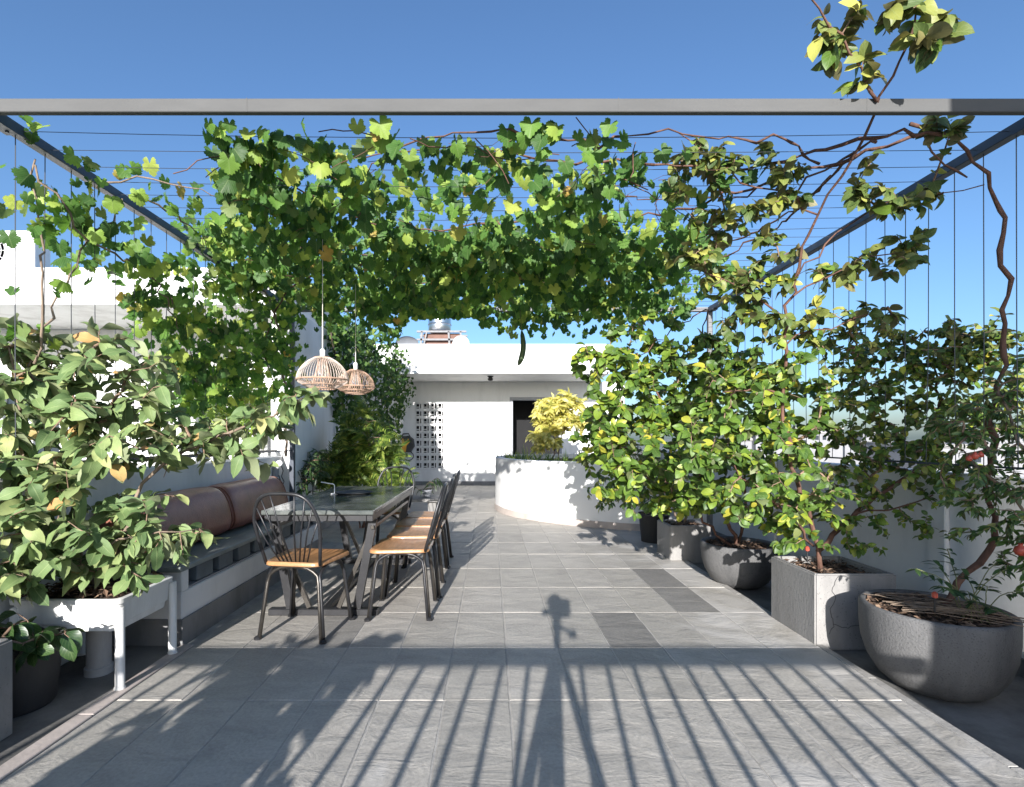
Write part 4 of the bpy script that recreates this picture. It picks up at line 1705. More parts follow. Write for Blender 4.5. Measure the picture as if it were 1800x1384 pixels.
# right: row of pots
bowl("bowl_pot", 2.20, 2.58, [(0.0, 0), (0.1442, 0), (0.1814, 0.012), (0.2325, 0.055), (0.2762, 0.13), (0.2995, 0.21), (0.3078, 0.29), (0.3088, 0.385), (0.305, 0.398), (0.293, 0.402), (0.279, 0.396), (0.2716, 0.33)], 'terrazzo', "largest grey terrazzo bowl pot, half in sun at the lower right", nchip=900, chip=.02, group="stone pots in the row on the right")
box_pot("concrete_planter", 1.885, 2.36, 3.02, 3.50, .408, 'conc', "square concrete planter with a cracked face between the two bowl pots", group="stone pots in the row on the right", chip=.018)
bowl("bowl_pot", 2.08, 4.36, [(0, 0), (.13, 0), (.165, .012), (.225, .06), (.268, .14), (.290, .22), (.298, .30), (.297, .352), (.290, .360), (.275, .360), (.262, .352), (.258, .30)], 'terrazzo', "smaller grey bowl pot behind the square concrete planter", group="stone pots in the row on the right")
box_pot("concrete_planter", 1.76, 2.16, 5.10, 5.50, .34, 'conc', "low square concrete planter in leaf shade behind the smaller bowl pot", group="stone pots in the row on the right")
bowl("tall_pot", 1.90, 6.05, [(0, 0), (.12, 0), (.14, .02), (.17, .34), (.18, .345), (.18, .36), (.165, .36), (.16, .30)], 'pot_dark', "dark round pot at the far end of the row, against the curved planter", n=28, group="stone pots in the row on the right", nchip=80)

bowl("tall_pot", 2.60, 2.22, [(0, 0), (.10, 0), (.12, .02), (.135, .24), (.14, .25), (.125, .25), (.12, .2)], 'conc', "grey pot of the pomegranate bush just past the right edge", n=24, nchip=60)

# ================================================================== PLANTS
def blobs(specs):
    return np.concatenate([blob(*s_) for s_ in specs])


def onplane_x(X, specs, thick=.12):
    """blobs on the upright plane x = X; (px, py, rpx, rpy, n)"""
    out = []
    for (px, py, rx, ry, n) in specs:
        q = norm(rng.normal(size=(n, 2))) * (rng.random((n, 1)) ** .5)
        pxs, pys = px + q[:, 0] * rx, py + q[:, 1] * ry
        x = X + rng.normal(size=n) * thick * .5
        d = X * F / (pxs - CX)
        out.append(np.stack([x, d + rng.normal(size=n) * thick * .3, CH - (pys - CY) * d / F], 1))
    return np.concatenate(out)


# ---- left: big-leaved shrub in the white tray
t = empty("guava_shrub", (-2.02, 2.68, .40), "big grey-green leaved shrub growing in the white planter tray", "shrub")
att = blobs([(150, 800, 2.55, 150, 120, .35, 48), (60, 720, 2.55, 95, 130, .30, 26), (210, 680, 2.7, 130, 80, .35, 26), (330, 772, 2.75, 120, 62, .30, 24), (40, 760, 2.5, 60, 110, .3, 20), (130, 700, 2.6, 90, 60, .3, 14),
             (110, 930, 2.45, 130, 95, .30, 30), (235, 920, 2.55, 85, 75, .28, 18), (325, 950, 2.62, 50, 34, .2, 8), (60, 1000, 2.45, 70, 50, .25, 14), (200, 600, 2.75, 85, 40, .25, 9),
             (440, 745, 2.8, 75, 38, .2, 14), (400, 800, 2.8, 80, 40, .2, 10), (100, 640, 2.6, 80, 50, .3, 12), (540, 700, 2.8, 45, 22, .12, 7), (20, 620, 2.5, 45, 60, .25, 8), (30, 960, 2.3, 60, 90, .25, 14), (240, 985, 2.5, 40, 40, .2, 7)])
trunks = [([(-2.06, 2.70, .40), P(140, 960, 2.65), P(130, 860, 2.6), P(135, 760, 2.6), P(140, 670, 2.6), P(165, 610, 2.65)], .016, .006),
          ([(-2.0, 2.66, .40), P(215, 940, 2.6), P(250, 850, 2.62), P(330, 790, 2.7), P(430, 750, 2.78), P(520, 705, 2.8), P(570, 690, 2.8)], .013, .004),
          ([(-2.10, 2.72, .40), P(70, 930, 2.55), P(40, 800, 2.5), P(30, 680, 2.5), P(15, 610, 2.45)], .012, .004),
          ([(-2.0, 2.62, .40), P(190, 960, 2.45), P(280, 935, 2.5), P(350, 930, 2.6)], .009, .003)]
pos, tan, side = grow(t, trunks, att, M['bark_grey'], .0026, .010, 7.0, .28, .2)
keep = ~((pos[:, 2] < .43))
pos, tan, side = pos[keep], tan[keep], side[keep]
ax, nr = seat_leaves(pos, tan, side, .5, .85, .05, .35, .45, .9)
lowd = (np.interp(pos[:, 2], [.5, 1.0], [.5, 0.0]))[:, None]
ax = norm(ax - UP * lowd)
gs = rng.uniform(.055, .128, len(pos))
tipz = pos[:, 2] + ax[:, 2] * gs
gx = pos[:, 0] * F / pos[:, 1] + CX
gy = CY - (pos[:, 2] - CH) * F / pos[:, 1]
gk = (np.minimum(tipz, pos[:, 2]) > .465) & ~((gx > 275) & (gx < 420) & (gy > 790) & (gy < 925) & (rng.random(len(pos)) < .8))
put_leaves(t, 'guava', 'guava', pos[gk], ax[gk], nr[gk], gs[gk], 300)

# dark leafy plant in the black pot under the tray
t = empty("potted_plant", (-2.12, 2.33, .28), "low dark broad-leaved plant in the black pot under the tray", "plant")
att = blobs([(60, 1125, 2.22, 50, 30, .10, 12), (20, 1100, 2.25, 40, 30, .1, 6)])
pos, tan, side = grow(t, [([(-2.12, 2.33, .24), (-2.11, 2.32, .31), (-2.10, 2.30, .36)], .008, .004)], att, M['stem_green'], .0025, .004, 2.4, .10, .3)
ax, nr = seat_leaves(pos, tan, side, .6, .6, .25, .4)
put_leaves(t, 'jujube', 'dark', pos, ax, nr, rng.uniform(.07, .11, len(pos)))

# leafy shrubs behind the eye at the left, outside the picture: their shade lies over the lower left paving
t = empty("guava_shrub", (-1.45, -.12, 0), "big-leaved shrub shading the lower left paving", "shrub")
q = norm(rng.normal(size=(90, 3))) * rng.random((90, 1)) ** .4
att = np.array((-1.32, -.15, .70)) + q * np.array((.46, .22, .40))
pos, tan, side = grow(t, [([(-1.45, -.12, 0), (-1.44, -.1, .4), (-1.40, -.13, .95)], .02, .006), ([(-1.45, -.12, 0.1), (-1.62, -.16, .5), (-1.70, -.15, .9)], .014, .005), ([(-1.44, -.12, .1), (-1.25, -.16, .5), (-1.10, -.2, .8)], .014, .005)], att, M['bark_grey'], .003, .01, 7, .25)
ax, nr = seat_leaves(pos, tan, side, .55, .75, .2, .6)
put_leaves(t, 'guava', 'guava', pos, ax, nr, rng.uniform(.11, .17, len(pos)), 0)

# ---- grape vine over the wires
t = empty("grape_vine", (2.28, 2.62, .36), "grape vine rising from the largest bowl pot and spread over the pergola wires", "vine")
og = np.array((2.28, 2.62, .36))
VS = []           # vine wood
VS.append(([(2.28, 2.62, .36), P(1722, 990, 2.62), P(1747, 930, 2.60), P(1736, 880, 2.60), P(1742, 800, 2.62), P(1752, 700, 2.62), P(1763, 600, 2.60), P(1772, 520, 2.58), P(1757, 440, 2.56), P(1758, 370, 2.55), P(1738, 305, 2.50), P(1700, 265, 2.50), P(1660, 238, 2.46), P(1600, 218, 2.42)], .0155, .008))
def ceil_pt(px, py, z=2.61):
    d = (z - CH) * F / (CY - py)
    return np.array(((px - CX) * d / F, d, z))
def runner(pp, r0, r1, dz=.02):
    VS.append(([ceil_pt(x, y, 2.615 + rng.normal() * dz) for x, y in pp], r0, r1))
runner([(1660, 238), (1560, 240), (1480, 255), (1380, 285), (1290, 300), (1215, 292), (1150, 290)], .009, .005)
runner([(1640, 236), (1560, 258), (1470, 290), (1400, 305), (1330, 330), (1250, 352), (1180, 372), (1120, 382)], .009, .005)
runner([(1440, 288), (1380, 245), (1330, 252), (1280, 240), (1200, 236), (1140, 236), (1080, 240)], .006, .004)
runner([(1540, 250), (1450, 300), (1380, 345), (1300, 385), (1230, 415), (1150, 432)], .007, .004)
runner([(1500, 275), (1430, 340), (1350, 395), (1270, 430), (1200, 452)], .007, .004)
runner([(1460, 310), (1400, 370), (1330, 420), (1250, 462), (1180, 480)], .007, .004)
runner([(1330, 330), (1280, 350), (1210, 340), (1150, 352), (1100, 345)], .005, .003)
runner([(1150, 290), (1060, 285), (960, 282), (860, 262), (760, 268), (640, 278)], .006, .004)
runner([(1120, 382), (1000, 400), (900, 392), (800, 402), (700, 400), (600, 370), (520, 330)], .007, .004)
runner([(1080, 240), (980, 245), (880, 228), (780, 240), (690, 270), (600, 340)], .005, .003)
runner([(1150, 432), (1000, 452), (850, 440), (700, 455), (560, 440), (450, 420)], .007, .004)
runner([(1180, 480), (1000, 500), (850, 492), (700, 500), (560, 505)], .007, .004)
runner([(600, 370), (520, 330), (450, 290), (420, 240)], .006, .003)
for (a, b_) in ((1700, 268), (1660, 300)):
    pass
VS.append(([P(1625, 238, 2.42), P(1660, 290, 2.45), P(1700, 312, 2.48)], .006, .004))
VS.append(([ceil_pt(700, 455), P(610, 470, 4.2), P(520, 500, 4.6), P(480, 560, 5.0), P(470, 640, 5.1), P(500, 720, 5.6)], .009, .006))
wb = MB(og)
vine_nodes = []
for (pp, r0, r1) in VS:
    w = wander(pp, .06, .012)
    wb.tube(w, taper(len(w), r0, r1, .22), 7)
    vine_nodes.append(w)
for k in range(110):
    a = ceil_pt(rng.uniform(400, 1230), rng.uniform(225, 545))
    h = rng.uniform(0, 6.28)
    L = rng.uniform(.15, .5)
    e = a + np.array((math.cos(h) * L, math.sin(h) * L * .6, -rng.uniform(.0, .22)))
    wb.tube(wander([a, (a + e) / 2 + rng.normal(size=3) * .03, e], .05, .006), rng.uniform(.0012, .003), 4, cap=False)
wb.build("stem", M['bark'], t, smooth=True)


def ceiling(specs, k=1.6):
    """leaf seats in small bunches on the wires, round photo points at the height of the wires"""
    out = []
    for (px, py, rx, ry, n) in specs:
        nb_ = max(2, int(n * k / 4.5))
        q = norm(rng.normal(size=(nb_, 2))) * (rng.random((nb_, 1)) ** .5)
        pxs, pys = px + q[:, 0] * rx, np.minimum(py + q[:, 1] * ry, 552)
        d = (2.61 - CH) * F / (CY - pys)
        c = np.stack([(pxs - CX) * d / F, d, np.full(nb_, 2.61)], 1)
        m = rng.integers(2, 8, nb_)
        c = np.repeat(c, m, axis=0)
        nn = len(c)
        c[:, :2] += rng.normal(size=(nn, 2)) * .055
        c[:, 2] += np.abs(rng.normal(size=nn)) * .035 - rng.exponential(.07, nn).clip(0, .3)
        near = c[:, 1] < 2.75
        c[near, 2] = np.minimum(c[near, 2], 2.59)
        c[:, 1] = np.maximum(c[:, 1], YF + .03)
        out.append(c)
    return np.concatenate(out)


cpos = ceiling([(425, 232, 32, 26, 20), (520, 245, 75, 30, 26), (440, 285, 62, 45, 52), (560, 300, 70, 40, 30), (640, 240, 50, 22, 7), (730, 235, 55, 26, 14), (800, 240, 60, 26, 14), (690, 285, 45, 20, 8),
                (880, 250, 60, 35, 13), (960, 230, 60, 30, 11), (1050, 225, 60, 24, 13), (930, 300, 60, 28, 12), (1010, 300, 50, 30, 9), (1080, 285, 60, 32, 15), (860, 335, 70, 25, 24), (760, 335, 70, 25, 22), (660, 330, 60, 30, 24), (950, 345, 70, 25, 22), (1040, 340, 60, 30, 24),
                (480, 345, 95, 40, 80), (600, 380, 100, 45, 70), (720, 410, 110, 40, 80), (420, 400, 75, 45, 80), (540, 430, 130, 45, 120), (880, 400, 80, 30, 55), (1000, 390, 90, 30, 60), (1090, 400, 90, 30, 60),
                (830, 440, 150, 35, 130), (960, 450, 170, 38, 190), (1090, 440, 130, 35, 100), (700, 470, 190, 35, 170), (560, 490, 140, 32, 150), (900, 490, 230, 32, 240), (1080, 490, 150, 30, 130), (1200, 430, 70, 40, 40), (1240, 480, 80, 30, 50),
                (650, 525, 170, 25, 200), (850, 525, 220, 27, 330), (1050, 528, 180, 22, 190), (960, 545, 230, 8, 90), (1180, 300, 40, 40, 5), (1210, 350, 40, 35, 8), (1270, 330, 60, 40, 5)])
n_ = len(cpos)
az = rng.uniform(0, 2 * math.pi, n_)
out = np.stack([np.cos(az), np.sin(az), 0 * az], 1)
ax = norm(-UP * rng.uniform(.6, 1.2, (n_, 1)) + out * rng.uniform(.15, .75, (n_, 1)))
nr = norm(TOSUN * 1.0 + UP * .25 + rng.normal(size=(n_, 3)) * .5)
size = rng.uniform(.045, .094, n_)
# fringe hanging from the far edge
fp = np.stack([rng.uniform(-2.05, 1.75, 260), YR + rng.normal(size=260) * .12, 2.6 - rng.exponential(.10, 260).clip(0, .34)], 1)
fa = norm(-UP + rng.normal(size=(260, 3)) * .35)
fn = norm(TOSUN + rng.normal(size=(260, 3)) * .5)
# leaves standing above the wires at the far end
up_n = 420
tp_ = np.stack([rng.uniform(-2.1, 1.6, up_n), rng.uniform(4.2, 5.9, up_n), 2.62 + rng.exponential(.07, up_n).clip(0, .28)], 1)
ua = norm(rng.normal(size=(up_n, 3)) * .7 + UP * .1)
un = norm(TOSUN * .5 + UP * .6 + rng.normal(size=(up_n, 3)) * .5)
vp = np.vstack([cpos, fp, tp_])
vx, vy = vp[:, 0] * F / vp[:, 1] + CX, CY - (vp[:, 2] - CH) * F / vp[:, 1]
vk = ~((vx > 715) & (vx < 840) & (vy > 556)) & (vy < 596)
put_leaves(t, 'grape', 'grape', vp[vk], np.vstack([ax, fa, ua])[vk], np.vstack([nr, fn, un])[vk], np.concatenate([size, rng.uniform(.045, .085, 260), rng.uniform(.045, .085, up_n)])[vk], 300)

# ---- second grape vine: left side, hanging on the upright wires
t = empty("grape_vine", (-2.2, 5.30, 1.0), "grape vine hanging in a curtain from the left beam down to the low wall", "vine")
og = np.array((-2.2, 5.30, 1.0))
wb = MB(og)
for (pp, r0, r1) in (([(-2.2, 5.6, 1.0), P(505, 700, 5.6), P(490, 600, 5.4), P(470, 520, 5.0), P(400, 470, 4.3), P(340, 400, 3.9)], .014, .008),
                     ([P(60, 640, 2.5), P(75, 560, 2.5), P(75, 480, 2.5), P(72, 410, 2.5), P(58, 330, 2.5), P(62, 280, 2.48)], .006, .004),
                     ([P(45, 650, 2.5), P(90, 540, 2.6), P(135, 470, 2.75), P(150, 430, 2.8), P(200, 390, 2.9), P(215, 350, 3.0)], .006, .004),
                     ([P(62, 290, 2.48), P(100, 340, 2.55), P(130, 400, 2.65), P(190, 440, 2.8), P(260, 480, 3.1), P(310, 560, 3.5), P(330, 640, 3.8)], .006, .004),
                     ([P(225, 345, 3.05), P(255, 350, 3.1), P(300, 378, 3.25), P(345, 410, 3.5), P(420, 450, 4.0)], .006, .004),
                     ([P(170, 330, 2.8), P(240, 310, 2.8), P(330, 330, 2.9), P(400, 350, 3.0)], .005, .003),
                     ([P(350, 560, 3.9), P(400, 620, 4.3), P(440, 700, 4.8)], .006, .003),
                     ([P(300, 520, 3.5), P(330, 600, 3.7), P(345, 700, 3.9)], .006, .003)):
    w = wander(pp, .06, .012)
    wb.tube(w, taper(len(w), r0, r1, .16), 6)
wb.build("stem", M['bark_grey'], t, smooth=True)
lp = onplane_x(-2.15, [(35, 315, 22, 10, 2), (95, 345, 45, 30, 9), (100, 385, 45, 25, 14), (150, 400, 55, 35, 18), (180, 450, 50, 35, 16), (60, 430, 40, 20, 4), (75, 485, 30, 15, 3), (95, 590, 25, 30, 5), (215, 450, 40, 40, 14),
                       (270, 495, 45, 40, 34), (300, 545, 55, 40, 60), (330, 600, 60, 50, 80), (380, 660, 60, 50, 80), (340, 680, 50, 50, 50), (410, 540, 50, 70, 90), (420, 600, 60, 60, 110), (455, 650, 55, 60, 110), (480, 560, 45, 80, 140), (495, 650, 28, 60, 60), (390, 470, 45, 40, 70), (360, 410, 40, 30, 40), (440, 480, 45, 30, 90), (300, 640, 40, 40, 24), (505, 590, 14, 60, 50), (310, 720, 40, 35, 18)], .16)
extra = np.concatenate([blob(255, 315, 2.9, 55, 22, .1, 6), blob(320, 345, 3.05, 40, 28, .1, 10), blob(185, 330, 2.75, 28, 28, .06, 7), blob(150, 280, 2.6, 22, 10, .05, 2), blob(230, 470, 2.95, 60, 30, .1, 10), blob(45, 225, 2.40, 20, 4, .04, 2)])
lp = np.vstack([lp, extra])
lp = np.vstack([lp, lp[(rng.random(len(lp)) < .25)] + rng.normal(size=(1, 3)) * 0])
lp = lp + rng.normal(size=lp.shape) * .035
n_ = len(lp)
ax = norm(-UP * rng.uniform(.5, 1.1, (n_, 1)) + rng.normal(size=(n_, 3)) * .5)
nr = norm(np.array((.45, -.65, .45)) + rng.normal(size=(n_, 3)) * .5)
put_leaves(t, 'grape', 'grape', lp, ax, nr, rng.uniform(.045, .09, n_), 300)
# yellow flower on it
c = P(152, 352, 2.72)
b = MB(c)
for k in range(5):
    a = k * 2 * math.pi / 5
    e1 = np.array((math.cos(a), -.25, math.sin(a) * .6))
    e2 = norm(np.cross(e1, (0, 1, .2)))
    b.add([c, c + e1 * .02 + e2 * .014, c + e1 * .038, c + e1 * .02 - e2 * .014], [(0, 1, 2, 3)])
o = b.build("flower", M['flower'], t)
o.location = tuple(np.array(c) - og)

# ---- gourd
c = P(912, 575, 5.2)
gd = empty("hanging_gourd", tuple(c), "long dark green gourd dangling from the far edge of the vine canopy", "gourd")
b = MB(c)
pts = [P(917, 582, 5.2), P(919, 596, 5.2), P(920, 612, 5.2), P(917, 628, 5.2), P(911, 643, 5.2)]
w = wander(pts, .03, 0)
rr = np.interp(np.linspace(0, 1, len(w)), [0, .06, .3, .75, .93, 1], [.008, .020, .028, .030, .020, .005])
b.tube(w, rr, 10)
b.build("fruit", M['gourd'], gd, smooth=True)
b = MB(c)
b.tube([P(914, 545, 5.2), P(916, 565, 5.2), P(917, 583, 5.2)], .004, 6)
b.build("stalk", M['stem_green'], gd)

# ---- jujube tree in the square planter
t = empty("jujube_tree", (2.08, 3.26, .38), "tall jujube tree in the square concrete planter with a thin leaning reddish trunk", "tree")
main = [(2.05, 3.25, .36), P(1440, 985, 3.22), P(1425, 915, 3.2), P(1400, 840, 3.16), P(1383, 760, 3.12), P(1376, 690, 3.08), P(1385, 570, 2.98), P(1405, 470, 2.85), P(1437, 380, 2.7), P(1480, 310, 2.55), P(1520, 240, 2.38), P(1545, 170, 2.22), P(1580, 110, 2.14), P(1608, 40, 2.08), P(1622, -30, 2.05)]
side_l = [([P(1542, 178, 2.23), P(1515, 120, 2.2), P(1480, 60, 2.16), P(1440, 15, 2.12), P(1405, -20, 2.1)], .006, .003),
          ([P(1438, 378, 2.7), P(1400, 345, 2.72), P(1330, 330, 2.75), P(1260, 290, 2.75), P(1190, 232, 2.7)], .005, .0025),
          ([P(1387, 565, 2.98), P(1340, 530, 3.0), P(1290, 500, 3.05), P(1240, 480, 3.1)], .006, .003),
          ([P(1400, 490, 2.86), P(1450, 430, 2.8), P(1530, 370, 2.7), P(1620, 345, 2.6), P(1730, 325, 2.5)], .005, .0025),
          ([P(1383, 605, 3.0), P(1430, 580, 3.0), P(1500, 560, 2.95), P(1560, 540, 2.95)], .005, .0025),
          ([P(1395, 520, 2.9), P(1450, 490, 2.9), P(1540, 450, 2.85), P(1620, 450, 2.8)], .005, .0025),
          ([P(1437, 970, 3.25), P(1480, 925, 3.28), P(1560, 862, 3.3), P(1640, 795, 3.3), P(1650, 720, 3.3), P(1640, 640, 3.3)], .016, .006),
          ([P(1500, 905, 3.28), P(1580, 892, 3.25), P(1650, 865, 3.2), P(1720, 850, 3.15)], .006, .003),
          ([P(1430, 960, 3.2), P(1380, 900, 3.1), P(1320, 850, 3.05), P(1270, 800, 3.0)], .009, .004),
          ([P(1378, 700, 3.08), P(1330, 680, 3.05), P(1270, 690, 3.0)], .006, .003)]
att_low = blobs([(1300, 690, 3.15, 85, 70, .3, 34), (1250, 800, 3.0, 80, 90, .25, 34), (1340, 800, 3.1, 80, 60, .3, 20), (1420, 880, 2.95, 90, 40, .2, 16), (1290, 880, 3.0, 60, 45, .2, 12), (1480, 950, 3.2, 60, 40, .2, 10), (1560, 930, 3.1, 60, 40, .2, 8), (1440, 700, 3.25, 90, 80, .3, 36), (1430, 790, 3.2, 80, 50, .25, 20), (1360, 650, 3.2, 70, 60, .3, 18)])
att_hi = blobs([(1220, 270, 2.7, 50, 25, .1, 6), (1310, 265, 2.65, 50, 25, .1, 6), (1400, 300, 2.65, 50, 35, .1, 8), (1190, 335, 2.8, 40, 25, .1, 4), (1250, 385, 2.95, 50, 25, .12, 8), (1330, 415, 2.9, 60, 25, .12, 10), (1470, 45, 2.15, 75, 60, .14, 8), (1600, 70, 2.12, 45, 60, .12, 7), (1670, 40, 2.1, 45, 35, .08, 4), (1515, 130, 2.2, 22, 40, .08, 4), (1560, 20, 2.1, 60, 35, .1, 4), (1260, 300, 2.75, 75, 35, .12, 10), (1360, 350, 2.75, 70, 50, .15, 12), (1600, 350, 2.6, 110, 30, .12, 15), (1640, 225, 2.42, 55, 18, .08, 8), (1560, 450, 2.85, 80, 50, .2, 16), (1480, 570, 3.0, 110, 55, .25, 26), (1300, 490, 3.0, 90, 50, .25, 26), (1240, 440, 3.1, 70, 45, .25, 18), (1330, 560, 3.0, 70, 50, .25, 16), (1470, 470, 2.9, 60, 40, .2, 8), (1500, 300, 2.6, 50, 50, .1, 6)])
att_r = blobs([(1470, 880, 3.2, 90, 40, .25, 20), (1540, 780, 3.25, 90, 50, .3, 24), (1400, 930, 3.3, 70, 35, .2, 12), (1340, 900, 3.3, 60, 40, .2, 14), (1560, 870, 3.35, 80, 30, .2, 12), (1660, 840, 3.0, 80, 40, .2, 22), (1480, 830, 3.3, 90, 40, .2, 24), (1530, 640, 3.25, 110, 75, .35, 62), (1620, 720, 3.25, 105, 90, .35, 70), (1680, 620, 3.1, 100, 60, .35, 64), (1700, 690, 3.1, 90, 70, .3, 36), (1570, 590, 3.2, 120, 40, .3, 30), (1500, 700, 3.3, 80, 60, .3, 30), (1740, 620, 3.0, 60, 50, .25, 30), (1650, 760, 3.1, 100, 50, .3, 28), (1500, 760, 3.3, 90, 60, .3, 24), (1600, 820, 3.2, 110, 40, .25, 20), (1770, 600, 2.9, 50, 50, .25, 18), (1750, 700, 2.9, 60, 90, .25, 26), (1600, 910, 3.15, 70, 25, .15, 6)])
st_ = rng.bit_generator.state
n1 = len(att_low)
pos, tan, side = grow(t, [(main, .0145, .0035)] + side_l, np.vstack([att_low, att_hi, att_r]), M['bark'], .0019, .012, 10, .34, .25)
ax, nr = seat_leaves(pos, tan, side, .5, .8, .05, .8, .5, .5)
d = pos[:, 1]
ppx, ppy = pos[:, 0] * F / d + CX, CY - (pos[:, 2] - CH) * F / d
hi = (ppy < 610) & (rng.random(len(pos)) < .85) | ((ppx > 1440) & (rng.random(len(pos)) < .4) & (ppy < 860))
sz = rng.uniform(.034, .078, len(pos)) * np.where((ppx > 1450) & (ppy > 560), .70, 1.0) * np.where(ppy < 220, 1.15, 1.0)
put_leaves(t, 'jujube', 'jujube', pos[~hi], ax[~hi], nr[~hi], sz[~hi], 150)
put_leaves(t, 'jujube', 'jujube_olive', pos[hi], ax[hi], nr[hi], sz[hi], 150)

# ---- shrub in the smaller bowl
t = empty("jujube_shrub", (2.08, 4.36, .27), "bright green jujube shrub spreading from the smaller bowl pot", "shrub")
att = blobs([(1170, 890, 4.0, 80, 30, .3, 18), (1330, 800, 4.1, 80, 60, .35, 24), (1380, 700, 4.1, 70, 70, .35, 20), (1050, 640, 3.9, 50, 40, .25, 9), (1090, 660, 3.9, 60, 50, .3, 14), (1240, 640, 4.2, 80, 50, .35, 26), (1290, 730, 4.3, 70, 90, .35, 26), (1180, 700, 4.0, 90, 70, .4, 46), (1110, 770, 3.9, 85, 60, .35, 40), (1230, 750, 4.2, 90, 80, .4, 40), (1120, 650, 3.9, 80, 50, .3, 24), (1060, 700, 3.9, 45, 45, .3, 12), (1200, 830, 4.0, 90, 60, .35, 34), (1100, 840, 3.9, 60, 50, .3, 22), (1130, 590, 3.9, 60, 40, .25, 12), (1250, 880, 4.1, 60, 40, .25, 14), (1180, 630, 4.1, 80, 40, .3, 14), (1280, 640, 4.3, 80, 60, .35, 28)])
pos, tan, side = grow(t, [([(2.08, 4.36, .25), P(1270, 900, 4.3), P(1240, 830, 4.2), P(1200, 750, 4.1), P(1150, 680, 4.0), P(1120, 620, 3.95)], .017, .005), ([(2.05, 4.34, .25), P(1220, 900, 4.25), P(1150, 850, 4.1), P(1090, 800, 3.95)], .012, .004), ([(2.10, 4.36, .25), P(1310, 880, 4.3), P(1300, 780, 4.3), P(1280, 680, 4.3), P(1300, 600, 4.3)], .013, .005),
                          ([P(1125, 625, 3.95), P(1240, 545, 4.0), P(1235, 590, 4.3)][::-1], .006, .003)], att, M['bark'], .0020, .012, 10, .32, .25)
ax, nr = seat_leaves(pos, tan, side, .5, .8, .05, .8, .5, .5)
put_leaves(t, 'jujube', 'jujube', pos, ax, nr, rng.uniform(.040, .092, len(pos)), 300)

# ---- shrub in the low square planter and the far tall pot
t = empty("jujube_shrub", (1.95, 5.30, .29), "yellow-green shrub in the low square planter, before the curved wall", "shrub")
att = blobs([(1110, 720, 5.0, 80, 60, .4, 34), (1060, 780, 5.0, 60, 60, .35, 28), (1130, 830, 5.0, 70, 60, .35, 30), (1240, 700, 5.1, 60, 80, .35, 26), (1200, 800, 5.1, 70, 60, .35, 22), (1030, 740, 5.0, 30, 40, .3, 8)])
pos, tan, side = grow(t, [([(1.95, 5.30, .27), P(1180, 880, 5.2), P(1150, 800, 5.1), P(1100, 730, 5.0)], .014, .005), ([(1.97, 5.30, .27), P(1220, 860, 5.2), P(1235, 760, 5.2), P(1240, 660, 5.15)], .012, .005)], att, M['bark_grey'], .0022, .012, 10, .3, .25)
ax, nr = seat_leaves(pos, tan, side, .5, .8, .05, .8, .5, .5)
put_leaves(t, 'jujube', 'jujube', pos, ax, nr, rng.uniform(.045, .085, len(pos)), 200)
t = empty("small_leaved_shrub", (1.90, 6.05, .28), "dark small-leaved shrub in the tall pot against the curved wall", "shrub")
att = blobs([(1100, 865, 5.8, 70, 45, .3, 40), (1060, 850, 5.8, 40, 45, .25, 18), (1130, 800, 5.9, 60, 50, .3, 20)])
pos, tan, side = grow(t, [([(1.90, 6.05, .26), P(1145, 880, 6.0), P(1120, 830, 5.9), P(1100, 790, 5.9)], .011, .004)], att, M['bark_dark'], .002, .01, 9, .22, .2)
ax, nr = seat_leaves(pos, tan, side, .6, .8, .3, .6)
put_leaves(t, 'small', 'small', pos, ax, nr, rng.uniform(.05, .085, len(pos)), 120)

# ---- pomegranate at the right edge (its pot is outside the picture) and seedling in the big bowl
t = empty("pomegranate_bush", (2.60, 2.25, -.03), "small-leaved pomegranate bush with red fruit reaching in at the right edge", "bush")
att = blobs([(1760, 760, 2.5, 70, 90, .22, 70), (1720, 850, 2.5, 70, 60, .2, 50), (1780, 880, 2.45, 40, 80, .18, 34), (1790, 680, 2.5, 45, 80, .2, 34), (1700, 930, 2.5, 40, 25, .1, 9), (1795, 985, 2.4, 22, 60, .12, 16), (1690, 740, 2.55, 55, 60, .2, 22)])
pos, tan, side = grow(t, [([(2.60, 2.25, -.03), (2.58, 2.28, .5), P(1830, 860, 2.4), P(1790, 780, 2.45), P(1760, 700, 2.5)], .018, .006), ([(2.58, 2.28, .5), P(1800, 900, 2.45), P(1740, 840, 2.5), P(1700, 800, 2.55)], .010, .004)], att, M['bark_grey'], .0018, .01, 9, .18, .2)
ax, nr = seat_leaves(pos, tan, side, .7, .75, .2, .5)
put_leaves(t, 'small', 'small', pos, ax, nr, rng.uniform(.028, .052, len(pos)), 300)
for (px, py, d, r_) in ((1714, 802, 2.42, .016), (1704, 806, 2.43, .014), (1794, 968, 2.38, .026), (1724, 800, 2.44, .013)):
    c = P(px, py, d)
    b = MB((2.60, 2.25, -.03))
    b.lathe(c, [(0, -r_), (r_ * .7, -r_ * .75), (r_, -.1 * r_), (r_ * .8, r_ * .6), (r_ * .3, r_ * .9), (r_ * .38, r_ * 1.3), (r_ * .2, r_ * 1.0), (0, r_ * .95)], 12)
    b.build("fruit", M['red'], t, smooth=True)
t = empty("seedling", (2.27, 2.45, .34), "low dark seedling with paired leaflets in the largest bowl pot", "plant")
pos, ax, nr = [], [], []
sb = MB((2.27, 2.45, .34))
